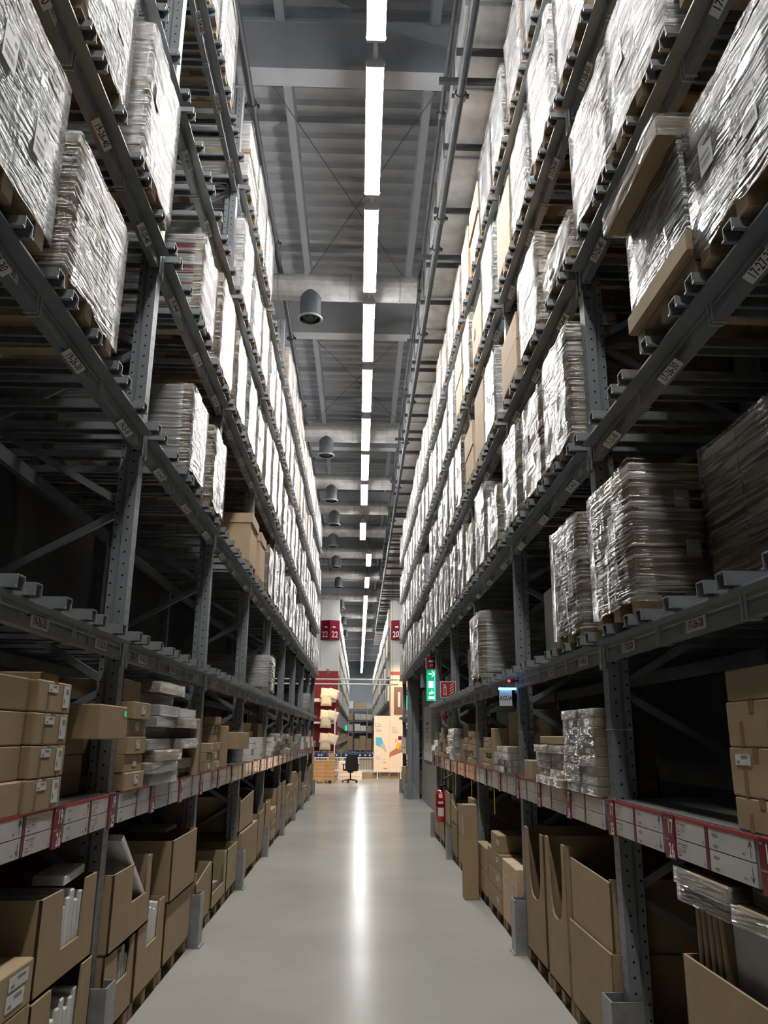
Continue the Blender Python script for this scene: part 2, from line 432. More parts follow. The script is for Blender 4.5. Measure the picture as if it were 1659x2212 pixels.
pipe('dark sprinkler pipe running along under the silver duct on the right', 1.11, 9.27, 0.052, -4, 60, [5.7, 8.0, 10.4, 11.2, 14, 17.3, 20, 24, 28])
pipe('dark sprinkler pipe running along above the left rack', -1.56, 9.85, 0.05, -4, 40, [7.2, 8.9, 12.0, 15.4, 19, 23])
pipe('thin dark pipe running beside the rectangular duct', 0.98, 9.9, 0.03, -4, 40, [9.0, 13.5, 18])
tr = E('cable_tray', (0, 0, 0), 0, 'grey perforated cable tray above the left rack', 'tray')
O('tray_channel', MB().box(-1.9, -1.75, -4, 27, 9.2, 9.24, 'galv').box(-1.92, -1.9, -4, 27, 9.2, 9.3, 'galv').mesh('tray_channel'), tr)

# ------------------------------------------------------------------ pallet racks
class Side: pass
SL = Side(); SL.s = -1; SL.row = 19; SL.X = -1.45; SL.rz = PI / 2; SL.name = 'left'
SR = Side(); SR.s = 1; SR.row = 17; SR.X = 1.45; SR.rz = -PI / 2; SR.name = 'right'
SL.post = [5.0 + 2.68 * k for k in range(-1, 9)]
SR.post = [2.07, 4.77, 7.47, 10.17, 12.87, 15.57, 18.65, 21.73, 24.8, 27.4]
SL.lv = {20: 2.29, 30: 3.635, 40: 4.975, 50: 6.27, 60: 7.65}
SR.lv = {20: 2.29, 30: 3.53, 40: 4.785, 50: 6.11, 60: 7.44}
SL.tunnel = (); SR.tunnel = (5, 6, 7)        # bays with a passage below the second level
def W(S, Y, out, z): return (S.X - S.s * out, Y, z)
def U(S, Y): return Y if S.s < 0 else -Y
def secY(S, n):
    i = 27 - n; b_ = i // 3; w = (S.post[b_ + 1] - S.post[b_]) / 3
    a = S.post[b_] + w * (i % 3); return a, a + w
LEVEL = {20: 'second', 30: 'third', 40: 'fourth', 50: 'fifth', 60: 'top'}
def slot(S, n, kind='slot'):
    i = 27 - n
    return f'{("near", "middle", "far")[i % 3]} {kind} of the {ORD[i // 3]} {S.name} bay'
POST = [(-0.05, 0), (0.05, 0), (0.05, 0.068), (0.036, 0.074), (0.036, 0.084), (0.05, 0.09), (0.05, 0.122), (-0.05, 0.122), (-0.05, 0.09), (-0.036, 0.084), (-0.036, 0.074), (-0.05, 0.068)]
BEAM = [(0.0, -0.10), (0.05, -0.10), (0.05, 0.0), (-0.075, 0.0), (-0.075, -0.010), (0.0, -0.010), (0.0, -0.03), (0.004, -0.034), (0.004, -0.044), (0.0, -0.048)]
BARP = [(-0.052, 0), (-0.052, 0.008), (-0.036, 0.008), (-0.036, 0.055), (0.036, 0.055), (0.036, 0.008), (0.052, 0.008), (0.052, 0.0), (0.031, 0.0), (0.031, 0.050), (-0.031, 0.050), (-0.031, 0.0)]
post_m = MB().prism(POST, 0.0, 8.95, 2, 'rack').box(-0.07, 0.07, -0.01, 0.14, 0, 0.012, 'rack').mesh('post')
post_short = MB().prism(POST, 3.3, 8.95, 2, 'rack').mesh('post')
bar_m = MB().prism(BARP, -0.125, 1.14, 1, 'galv').mesh('support_bar')
band_m = MB().box(-0.004, 0.004, -0.007, 0.0, -0.105, 0.0, 'wire').box(-0.004, 0.004, -0.007, 0.055, -0.108, -0.101, 'wire').mesh('band')
conn_m = MB().box(-0.012, 0.012, -0.012, 0.06, -0.15, 0.05, 'rack').box(-0.02, 0.02, -0.014, -0.006, -0.15, 0.05, 'galv').cyl((0, -0.02, -0.13), (0, -0.01, -0.13), 0.009, 'wire', 6).cyl((0, -0.02, 0.03), (0, -0.01, 0.03), 0.009, 'wire', 6).mesh('connector')
guard_m = MB().prism([(-0.09, 0.06), (-0.09, -0.11), (0.09, -0.11), (0.09, 0.06), (0.078, 0.06), (0.078, -0.098), (-0.078, -0.098), (-0.078, 0.06)], 0.012, 0.42, 2, 'galv').box(-0.10, 0.10, -0.13, 0.06, 0, 0.012, 'galv').mesh('foot_guard')
def hole_shade_mesh(sgn, z1):  # dark discs on the post faces; their colour stands in for shaded holes
    b = MB(); r = 0.0075; x = sgn * 0.0508; z = 0.3
    while z < z1:
        for (yy, dz) in ((0.036, 0.0), (0.106, 0.025)):
            b.poly([(x, yy + r * math.cos(a * PI / 3), z + dz + r * math.sin(a * PI / 3)) for a in (range(6) if sgn > 0 else range(5, -1, -1))], 'hole')
        b.poly([(-0.02 + 0.004 * math.cos(a * PI / 2), -0.0008, z + 0.012 * math.sin(a * PI / 2)) for a in range(4)], 'hole')
        b.poly([(0.02 + 0.004 * math.cos(a * PI / 2), -0.0008, z + 0.012 * math.sin(a * PI / 2)) for a in range(4)], 'hole')
        z += 0.075
    return b.mesh('perforation_shade')
def brace_mesh(za, zb):
    v = Vector((0, 0.93, zb - za)); L = v.length; n = Vector((0, -v.z, v.y)) / L * 0.022
    a = Vector((0, 0.1, za)); c = a + v
    b = MB(); k = b.mi('rack')
    pts = [a - n, c - n, c + n, a + n]
    b.v = [(-0.014, p.y, p.z) for p in pts] + [(0.014, p.y, p.z) for p in pts]
    for f in ((3, 2, 1, 0), (4, 5, 6, 7), (0, 1, 5, 4), (1, 2, 6, 5), (2, 3, 7, 6), (3, 0, 4, 7)): b.f.append(f); b.m.append(k)
    b.cyl((-0.03, 0.105, za + 0.01 if zb > za else za - 0.01), (0.03, 0.105, za + 0.01 if zb > za else za - 0.01), 0.011, 'wire', 6)
    return b.mesh('brace')
brace_up = brace_mesh(0.03, 0.56); brace_dn = brace_mesh(-0.03, -0.56)
NODES = [0.93, 2.03, 3.15, 4.28, 5.4, 6.5, 7.6]
def beam_mesh(L):
    return cached(('beam', round(L, 3)), lambda: MB().prism([(y, z) for y, z in BEAM], -L / 2, L / 2, 0, 'rack').mesh('beam'))
def rear_mesh(L):
    return cached(('rbeam', round(L, 3)), lambda: MB().box(-L / 2, L / 2, 1.0, 1.05, -0.1, 0, 'rack').mesh('rear_beam'))
def rack(S):
    root = E('pallet_rack', (S.X, 0, 0), S.rz, f'tall grey steel pallet rack on the {S.name} side, row {S.row}', 'pallet rack')
    near_sgn = -1 if S.s < 0 else 1
    for i, Yp in enumerate(S.post):
        hang = S.s > 0 and i in (6, 7)
        fr = O('upright', post_short if hang else post_m, root, (U(S, Yp), 0, 0))
        O('rear_post', post_short if hang else post_m, fr, (0, 1.02, 0))
        for zn in NODES:
            if hang and zn < 3.9: continue
            O('brace', brace_up, fr, (0, 0, zn)); O('brace', brace_dn, fr, (0, 0, zn))
        if i <= 5: O('perforation_shade', cached(('holes', near_sgn), lambda: hole_shade_mesh(near_sgn, 8.8)), fr)['kind'] = 'stuff'
        if not hang: O('foot_guard', guard_m, fr)
        if not hang: O('cable_tie', cached('tie', lambda: MB().box(-0.054, 0.054, -0.004, 0.126, 1.795, 1.802, 'wire').mesh('cable_tie')), fr)
    stuff = MB(); nbar = 0
    for bi in range(9):
        Ya, Yb = S.post[bi], S.post[bi + 1]; L = Yb - Ya - 0.1; Yc = (Ya + Yb) / 2
        for lv, z in S.lv.items():
            if lv == 20 and bi in S.tunnel: continue
            bm_ = O('beam', beam_mesh(L), root, (U(S, Yc), 0, z))
            O('rear_beam', rear_mesh(L), bm_)
            for e in (-1, 1): O('connector', conn_m, bm_, (e * (L / 2 + 0.012), 0, 0))
            w = (Yb - Ya) / 3
            if bi < 6:
                for q in (-L / 2 + 0.02, -w / 2 - 0.016, -w / 2 + 0.016, w / 2 - 0.016, w / 2 + 0.016, L / 2 - 0.02): O('band', band_m, bm_, (q, 0, 0))
            for si in range(3):
                n = 27 - bi * 3 - si
                a, b_ = secY(S, n)
                for q in (0.10, 0.5, 0.90):
                    Yq = a + (b_ - a) * q
                    if bi < 6: O('support_bar', bar_m, root, (U(S, Yq), 0, z))
                    else:
                        u = U(S, Yq); stuff.prism([(u + px, z + pz) for px, pz in BARP], -0.125, 1.14, 1, 'galv')
                # location stickers
                uc = U(S, (a + b_) / 2)
                txt = f'{S.row}-{n:02d}-{lv}'
                if bi < 6:
                    if lv == 20:
                        p = O('location_sticker', bmesh_('sticker', -0.105, 0.105, -0.004, -0.001, -0.027, 0.027, 'paper'), root, (uc, 0, z - 0.062))
                        O('lettering', text_mesh(txt, 0.052, 'ink', 0.0008, sx=0.86), p, (0, -0.0048, 0), UP)
                        O('barcode_sticker', bmesh_('bsticker', -0.035, 0.035, -0.003, -0.001, -0.02, 0.02, 'inkgrey'), root, (uc - 0.20, 0, z - 0.062))
                    else:
                        p = O('location_sticker', bmesh_('sticker2', -0.115, 0.115, -0.024, 0.024, -0.0015, 0.0015, 'paper'), root, (uc, -0.010, z - 0.112), (PI * 0.80, 0, 0))
                        O('lettering', text_mesh(txt, 0.052, 'ink', 0.001, sx=0.92), p, (0, 0, 0.0022))
                        p = O('location_sticker', bmesh_('sticker3', -0.105, 0.105, -0.003, 0.0, -0.021, 0.021, 'inkgrey' if n % 3 else 'paper'), root, (uc + 0.12, -0.001, z - 0.072))
                        if bi < 4: O('lettering', text_mesh(txt, 0.045, 'ink', 0.0, sx=0.92), p, (0, -0.0037, 0), UP)
                elif lv == 20 or lv == 30:
                    O('location_sticker', bmesh_('sticker', -0.105, 0.105, -0.004, -0.001, -0.027, 0.027, 'paper'), root, (uc, 0, z - 0.062))
    o = O('support_bar', stuff.mesh('support_bars_far'), root); o['kind'] = 'stuff'
    # the lowest shelf: deck, rail and price cards
    for bi in range(9):
        if bi in S.tunnel: continue
        Ya, Yb = S.post[bi], S.post[bi + 1]; L = Yb - Ya - 0.1; Yc = (Ya + Yb) / 2
        O('shelf_deck', bmesh_('deck', -L / 2, L / 2, 0.0, 1.05, 1.395, 1.42, 'deck'), root, (U(S, Yc), 0, 0))
        rl = O('price_rail', MB().box(-L / 2, L / 2, -0.045, 0.0, 1.25, 1.415, 'rack').box(-L / 2, L / 2, -0.052, -0.045, 1.413, 1.425, 'railred').mesh('price_rail'), root, (U(S, Yc), 0, 0))
        for e in (-1, 1): O('connector', conn_m, rl, (e * (L / 2 + 0.012), 0, 1.38))
        for si in range(3):
            n = 27 - bi * 3 - si
            a, b_ = secY(S, n); w = b_ - a
            det = bi < 4
            # positions measured from the far end of the section
            def at(far0, far1):
                c = b_ - (far0 + far1) / 2 if True else 0
                return U(S, c), abs(far1 - far0) / 2
            off = 0.06 if si == 2 else 0.02
            u, hw = at(off, off + 0.115)
            sg = O('section_sign', bmesh_('section_sign', -hw, hw, -0.0575, -0.047, 1.238, 1.424, 'signred'), root, (u, 0, 0))
            if det:
                O('lettering', text_mesh(str(S.row), 0.085, 'white', 0.002, sx=0.74), sg, (0.018, -0.0582, 1.372), UP)
                O('lettering', text_mesh(f'{n:02d}', 0.085, 'white', 0.002, sx=0.74), sg, (0.018, -0.0582, 1.272), UP)
                O('fine_print', bmesh_('fp', -0.010, 0.010, -0.0582, -0.0575, -0.004, 0.004, 'inkgrey'), sg, (-0.038, 0, 1.405))
                O('fine_print', bmesh_('fp2', -0.022, 0.022, -0.0582, -0.0575, -0.0035, 0.0035, 'inkgrey'), sg, (-0.028, 0, 1.318))
            elif bi < 6:
                O('lettering', text_mesh(str(S.row), 0.085, 'white', 0.002, sx=0.74), sg, (0.018, -0.0582, 1.372), UP)
                O('lettering', text_mesh(f'{n:02d}', 0.085, 'white', 0.002, sx=0.74), sg, (0.018, -0.0582, 1.272), UP)
            x0 = off + 0.12
            rem = w - x0 - 0.03
            c1 = rem * 0.42
            lay = [(x0, x0 + c1, 0), (x0 + c1 + 0.04, w - 0.03, 1)]
            u, hw = at(x0 + c1 + 0.006, x0 + c1 + 0.034)
            O('divider', bmesh_('divider', -hw, hw, -0.051, -0.046, 1.25, 1.412, 'divred'), root, (u, 0, 0))
            for (f0, f1, kind) in lay:
                u, hw = at(f0, f1)
                for r_ in (0, 1):
                    z0, z1 = (1.333, 1.411) if r_ == 0 else (1.250, 1.329)
                    cdm = cached(('pc', round(hw, 3), r_), lambda: MB().box(-hw, hw, -0.050, -0.046, z0, z1, 'cardpaper').mesh('price_card'))
                    pc = O('price_card', cdm, root, (u, 0, 0))
                    if det: O('print', cached(('print', round(hw, 3), r_, kind, n % 3), lambda: card_print(hw, z0, z1, r_, kind, n % 3)), pc)
    return root
def card_print(hw, z0, z1, r_, kind, v):
    b = MB(); y = -0.0506; h = z1 - z0
    def rc(xa, xb, za, zb, m): b.poly([(xa, y, za), (xb, y, za), (xb, y, zb), (xa, y, zb)], m)
    x = -hw + 0.012
    if kind == 1:
        ax = hw - 0.028
        zc = (z0 + z1) / 2; d = 1 if r_ == 0 else -1
        rc(ax - 0.0022, ax + 0.0022, zc - 0.028, zc + 0.028, 'ink')
        for s in (-1, 1):
            p = [(ax, y, zc + d * 0.030), (ax + s * 0.016, y, zc + d * 0.010), (ax + s * 0.0125, y, zc + d * 0.006), (ax, y, zc + d * 0.022)]
            b.poly(p if s * d < 0 else p[::-1], 'ink')
        rc(ax - 0.024, ax - 0.0228, z0 + 0.002, z1 - 0.002, 'inkgrey')
        rc(x + 0.02, x + 0.075, z1 - 0.028, z1 - 0.018, 'inkgrey')
        rc(x + 0.03, x + 0.07, z0 + 0.008, z0 + 0.020, 'inkgrey')
        rc(ax - 0.07, ax - 0.045, z0 + 0.014, z0 + 0.022, 'inkgrey')
    else:
        rc(x + 0.005, x + 0.04, z1 - 0.018, z1 - 0.015, 'ink'); rc(x + 0.005, x + 0.04, z0 + 0.014, z0 + 0.017, 'ink')
        rc(x + 0.012, x + 0.033, z0 + 0.028, z0 + 0.031, 'ink'); rc(x + 0.012, x + 0.033, z0 + 0.042, z0 + 0.044, 'inkgrey')
        rc(x + 0.05, x + 0.05 + 0.055, z1 - 0.02, z1 - 0.014, 'inkgrey'); rc(x + 0.05, x + 0.09, z1 - 0.029, z1 - 0.026, 'inkgrey')
        rc(x + 0.05, x + 0.095, z1 - 0.043, z1 - 0.038, 'inkgrey'); rc(x + 0.05, x + 0.085, z1 - 0.051, z1 - 0.049, 'inkgrey')
        rc(hw - 0.022, hw - 0.010, z0 + 0.008, z0 + 0.020, 'inkgrey')
        if v == 1: rc(hw - 0.035, hw - 0.027, z1 - 0.04, z1 - 0.012, 'inkgrey')
    return b.mesh('print')
rack(SL); rack(SR)

# ------------------------------------------------------------------ pallets and pallet loads
def pallet_simple(w, d):
    def mk():
        b = MB()
        for k in range(5):
            y = k * (d - 0.1) / 4; b.box(-w / 2, w / 2, y, y + 0.1, 0.085, 0.105, 'wood')
        for x in (-w / 2, -0.045, w / 2 - 0.09):
            for y in (0, d / 2 - 0.06, d - 0.12): b.box(x, x + 0.09, y, y + 0.12, 0.02, 0.085, 'wood')
            b.box(x, x + 0.09, 0, d, 0, 0.02, 'wood')
        return b.mesh('pallet')
    return cached(('pal', round(w, 2), round(d, 2)), mk)
def pallet_parts(parent, w, d):
    """pallet with its boards and blocks as pieces"""
    p = O('pallet', bmesh_('runner', -w / 2, -w / 2 + 0.09, 0, d, 0, 0.02, 'wood'), parent)
    for x in (-0.045, w / 2 - 0.09): O('runner', bmesh_('runner', 0, 0.09, 0, d, 0, 0.02, 'wood'), p, (x, 0, 0))
    for k in range(5): O('deck_board', bmesh_('deck_board', -w / 2, w / 2, 0, 0.1, 0.085, 0.105, 'wood'), p, (0, k * (d - 0.1) / 4, 0))
    for x in (-w / 2, -0.045, w / 2 - 0.09):
        for y in (0, d / 2 - 0.06, d - 0.12): O('block', bmesh_('block', 0, 0.09, 0, 0.12, 0.02, 0.085, 'wood'), p, (x, y, 0))
    return p
def film_mesh(v):
    def mk():
        rr = random.Random(40 + v); b = MB(); k = b.mi('film' if v % 3 else 'filmv'); nx, nz = 7, 9
        cor = [(-0.5, 0.0), (0.5, 0.0), (0.5, 1.0), (-0.5, 1.0)]; ring = []
        for i in range(4):
            (xa, ya), (xb, yb) = cor[i], cor[(i + 1) % 4]
            for j in range(nx):
                t = j / nx; nrm = ((yb - ya), -(xb - xa)); ring.append((xa + (xb - xa) * t, ya + (yb - ya) * t, nrm, 0 if j == 0 else 1))
        n = len(ring)
        for a in range(nz + 1):
            for (x, y, nr, q) in ring:
                d = (rr.uniform(-0.004, 0.010) if q else 0.004)
                z = a / nz + (rr.uniform(-0.02, 0.02) if a in (0, nz) else 0)
                b.v.append((x * 1.012 + nr[0] * d, 0.5 + (y - 0.5) * 1.012 + nr[1] * d, z))
        for a in range(nz):
            for j in range(n): b.f.append((a * n + j, a * n + (j + 1) % n, a * n + n + (j + 1) % n, a * n + n + j)); b.m.append(k)
        return b.mesh('stretch_film', True)
    return cached(('film', v), mk)
def wrap_mesh(v, m='wrap'):
    def mk():
        me = film_mesh(v).copy(); me.materials.clear(); me.materials.append(MAT[m]); return me
    return cached(('wrapm', v, m), mk)
def ship_label(parent, x, y, z, w=0.11, h=0.16, near=True):
    s = O('shipping_label', bmesh_('shipping_label', -w / 2, w / 2, -0.002, 0, -h / 2, h / 2, 'paper'), parent, (x, y, z))
    if near:
        def mk():
            b = MB(); rr = random.Random(5)
            def rc(xa, xb, za, zb): b.poly([(xa, -0.0026, za), (xb, -0.0026, za), (xb, -0.0026, zb), (xa, -0.0026, zb)], 'inkgrey')
            xx = -w * 0.36
            while xx < w * 0.36:
                q = rr.uniform(0.001, 0.004); rc(xx, xx + q, -h * 0.32, -h * 0.16); xx += q + rr.uniform(0.001, 0.004)
            rc(-w * .4, w * .1, h * .38, h * .42); rc(-w * .4, w * .3, -h * .05, 0); rc(w * .2, w * .4, h * .2, h * .32)
            return b.mesh('print')
        O('print', cached(('slp', w, h), mk), s)
    return s
LOOK = {'white_card': 'white carton', 'card': 'brown carton', 'cardd': 'dark brown carton', 'grey_card': 'grey', 'olive': 'olive-tinted', 'kraft': 'tan kraft box', 'red_card': 'red and white carton', 'dark_card': 'dark grey'}
NLOAD = [0]
def load(S, lv, n, Ya, Yb, top, inner='white_card', layers=3, cols=1, lid=False, corners=False, film=True, tier=False, out=0.09, depth=1.08, labels=0, extra=''):
    near = Ya < 9.0
    z = S.lv[lv] + 0.056; w = Yb - Ya
    lk = ('film-wrapped ' if film else 'unwrapped ') + LOOK[inner] + (' load with lid' if lid else ' load')
    t = E('pallet_load', W(S, (Ya + Yb) / 2, out, z), S.rz, f'{lk}, {LEVEL[lv]} level, {slot(S, n)}', 'pallet load', f'pallet loads on the {S.name} rack')
    NLOAD[0] += 1; v = NLOAD[0]
    if near: pallet_parts(t, w * 0.98, depth)
    else: O('pallet', pallet_simple(w * 0.98, depth), t)
    z0 = 0.105; H = top - z - z0
    if H < 0.2: H = 0.2
    lidh = 0.10 if lid else 0
    hb = (H - lidh) / layers; g = 0.006
    for a in range(layers):
        for c in range(cols):
            x0 = -w / 2 + w * c / cols; x1 = x0 + w / cols
            m = inner
            if inner == 'red_card': m = 'white_card' if a % 2 == 0 else 'red_card'
            ins = 0.004 * ((a * 7 + c * 3 + v) % 3)
            O('carton', bmesh_('carton', x0 + g / 2, x1 - g / 2, ins, depth - ins, 0, hb - g * 0.6, m, 0.006 if near else 0), t, (0, 0, z0 + a * hb))
    if lid:
        lm = inner if inner in ('kraft', 'olive', 'white_card') else 'card'
        O('lid', bmesh_('lid', -w / 2 - 0.012, w / 2 + 0.012, -0.012, depth + 0.012, -0.02, lidh, lm, 0.006 if near else 0), t, (0, 0, z0 + H - lidh))
    if tier:
        O('slip_sheet', bmesh_('slip', -w / 2 - 0.015, w / 2 + 0.015, -0.015, depth + 0.015, 0, 0.05, 'olive' if inner == 'olive' else 'card'), t, (0, 0, z0 + H * 0.46))
    if corners:
        for sx in (-1, 1):
            for yy in (0, 1):
                x = sx * (w / 2 + 0.003); y = -0.003 if yy == 0 else depth + 0.003; q = 1 if yy == 0 else -1
                O('corner_board', cached(('cb', sx, yy, round(H, 2)), lambda: MB().box(min(0, -sx * 0.065), max(0, -sx * 0.065), min(0, q * 0.004), max(0, q * 0.004), 0, H, 'card').box(min(0, -sx * 0.004), max(0, -sx * 0.004), min(0, q * 0.065), max(0, q * 0.065), 0, H, 'card').mesh('corner_board')), t, (x, y, z0))
    if film:
        fb = 0.045
        O('stretch_film', film_mesh(v % 7), t, (0, -0.012 if lid else -0.006, fb), (0, 0, 0), (w + (0.03 if lid else 0.012), depth + (0.024 if lid else 0.012), z0 + H - fb + 0.006))
    for q in range(labels):
        ship_label(t, (-0.18, 0.14, 0.0)[q] * w / 0.7, -0.016 if not lid else -0.028, z0 + H * (0.55, 0.36, 0.7)[q], near=near)
    return t
def fill(S, lv, n, **kw):
    """an ordinary full pallet position further along the rack"""
    a, b_ = secY(S, n); rr = random.Random(S.row * 1000 + lv * 31 + n)
    w = rr.uniform(0.70, 0.78); c = (a + b_) / 2 + rr.uniform(-0.03, 0.03)
    opt = rr.random()
    inner = 'white_card' if opt < 0.46 else ('card' if opt < 0.74 else ('grey_card' if opt < 0.88 else 'olive'))
    top = S.lv[lv] + rr.uniform(0.72, 1.06)
    d = dict(inner=inner, layers=rr.choice((2, 3, 3, 4)), cols=rr.choice((1, 1, 2)), lid=rr.random() < 0.25, corners=rr.random() < 0.3, tier=rr.random() < 0.15, labels=rr.choice((0, 1, 2)))
    d.update(kw)
    load(S, lv, n, c - w / 2, c + w / 2, d.pop('top', top), **d)
# left rack, nearest positions as photographed
load(SL, 30, 27, 2.26, 2.99, 4.53, 'grey_card', 3, 2, lid=True, labels=2)
load(SL, 30, 26, 3.18, 3.95, 4.46, 'card', 1, 1, lid=True)
load(SL, 30, 23, 5.87, 6.52, 4.42, 'white_card', 5, 2, corners=True, lid=False)
load(SL, 30, 22, 6.82, 7.47, 4.45, 'card', 1, 1, lid=True)
load(SL, 30, 19, 9.57, 10.2, 4.39, 'kraft', 1, 1, lid=True, film=False)
load(SL, 30, 18, 10.5, 11.06, 4.38, 'kraft', 1, 1, lid=True, film=False)
load(SL, 30, 17, 11.45, 12.1, 4.42, 'card', 4, 2, corners=True)
load(SL, 40, 27, 2.25, 2.95, 6.0, 'white_card', 3, 1)
load(SL, 40, 26, 3.02, 3.73, 6.02, 'white_card', 3, 1, labels=2)
load(SL, 40, 25, 4.05, 4.76, 6.03, 'white_card', 2, 1, lid=True, tier=True, labels=1)
load(SL, 40, 23, 5.86, 6.5, 5.78, 'red_card', 7, 1, corners=True)
load(SL, 40, 22, 6.74, 7.58, 5.95, 'card', 3, 1, corners=True)
load(SL, 40, 21, 7.78, 8.5, 5.9, 'card', 5, 1)
load(SL, 40, 20, 8.65, 9.4, 5.85, 'white_card', 2, 1, lid=True, tier=True)
load(SL, 40, 19, 9.55, 10.25, 5.8, 'white_card', 2, 1, tier=True)
load(SL, 50, 21, 7.75, 8.5, 7.3, 'white_card', 4, 1)
load(SL, 50, 20, 8.62, 9.4, 7.1, 'white_card', 3, 1, lid=True)
load(SL, 60, 24, 5.06, 5.80, 8.75, 'white_card', 2, 1)
load(SL, 60, 23, 5.90, 6.6, 8.75, 'white_card', 2, 1)
load(SL, 60, 21, 7.78, 8.52, 8.6, 'white_card', 3, 1, tier=True)
load(SL, 60, 20, 8.66, 9.40, 8.7, 'grey_card', 2, 1)
load(SL, 60, 19, 9.55, 10.3, 8.62, 'white_card', 2, 1)
load(SL, 20, 16, 12.3, 13.0, 2.92, 'white_card', 5, 1, lid=False)
load(SL, 20, 5, 22.1, 22.8, 2.85, 'white_card', 3, 1)
for n in range(16, 0, -1): fill(SL, 30, n)
for n in range(18, 0, -1): fill(SL, 40, n)
for n in range(19, 0, -1):
    if n in (12, 9): fill(SL, 50, n, inner='kraft', film=False, layers=2, cols=1, lid=False, corners=False)
    else: fill(SL, 50, n)
for n in range(15, 0, -1):
    if n in (11, 10): fill(SL, 60, n, inner='kraft', film=False, layers=2, cols=1, lid=False)
    else: fill(SL, 60, n)
# right rack
load(SR, 30, 27, 2.09, 2.83, 4.26, 'grey_card', 3, 2, labels=2)
load(SR, 30, 24, 4.83, 5.5, 4.44, 'olive', 1, 1, lid=True, corners=True)
load(SR, 30, 23, 5.62, 6.35, 4.40, 'card', 2, 1, tier=True, labels=1)
load(SR, 30, 22, 6.55, 7.3, 4.45, 'olive', 2, 1, tier=True)
load(SR, 30, 21, 7.6, 8.3, 4.2, 'card', 3, 1)
load(SR, 30, 20, 8.45, 9.2, 4.5, 'grey_card', 3, 1)
load(SR, 30, 19, 9.35, 10.08, 4.3, 'card', 3, 2)
load(SR, 40, 27, 2.09, 2.76, 5.65, 'white_card', 3, 1)
load(SR, 40, 26, 2.9, 3.66, 5.62, 'grey_card', 3, 2, labels=1)
load(SR, 40, 25, 3.71, 4.45, 5.62, 'card', 3, 1)
load(SR, 40, 24, 4.62, 5.35, 5.17, 'card', 5, 1)
load(SR, 40, 23, 5.55, 6.3, 5.65, 'card', 2, 1)
load(SR, 40, 22, 6.5, 7.25, 5.5, 'kraft', 2, 1, film=False)
load(SR, 50, 27, 2.1, 2.8, 7.0, 'white_card', 3, 1)
load(SR, 50, 26, 2.98, 3.72, 7.05, 'white_card', 2, 1)
load(SR, 50, 25, 3.92, 4.66, 7.1, 'white_card', 3, 1)
load(SR, 50, 24, 4.82, 5.55, 7.15, 'white_card', 3, 1, lid=True, tier=True)
load(SR, 50, 23, 5.75, 6.45, 7.0, 'white_card', 2, 1)
load(SR, 50, 22, 6.6, 7.3, 7.05, 'kraft', 3, 1, film=False)
for n in range(24, 20, -1): fill(SR, 60, n, inner='dark_card', layers=2, cols=1, top=SR.lv[60] + 1.02, lid=False)
for n in (20, 19): fill(SR, 60, n, inner='kraft', film=False, layers=2, cols=2, lid=False, top=SR.lv[60] + 1.0, corners=False)
load(SR, 20, 26, 2.99, 3.74, 3.13, 'cardd', 3, 2, out=-0.24, depth=0.82)
load(SR, 20, 24, 4.84, 5.54, 3.13, 'grey_card', 5, 2, corners=True, labels=2)
load(SR, 20, 22, 6.75, 7.35, 3.05, 'white_card', 1, 1, film=False, out=-0.25, depth=0.7)
load(SR, 20, 19, 9.02, 9.80, 3.13, 'white_card', 5, 1, corners=True, lid=True)
load(SR, 20, 16, 11.3, 12.0, 3.0, 'white_card', 2, 1, film=False, out=-0.15, depth=0.8)
for n in range(18, 0, -1): fill(SR, 30, n)
for n in range(21, 0, -1):
    if n in (20, 19): fill(SR, 40, n, inner='kraft', film=False, layers=2, cols=1, lid=False, corners=False)
    elif n != 12: fill(SR, 40, n)
for n in range(21, 0, -1):
    if n in (20, 18): fill(SR, 50, n, inner='kraft', film=False, layers=2, cols=1, lid=False, corners=False)
    else: fill(SR, 50, n)
for n in range(18, 0, -1): fill(SR, 60, n)
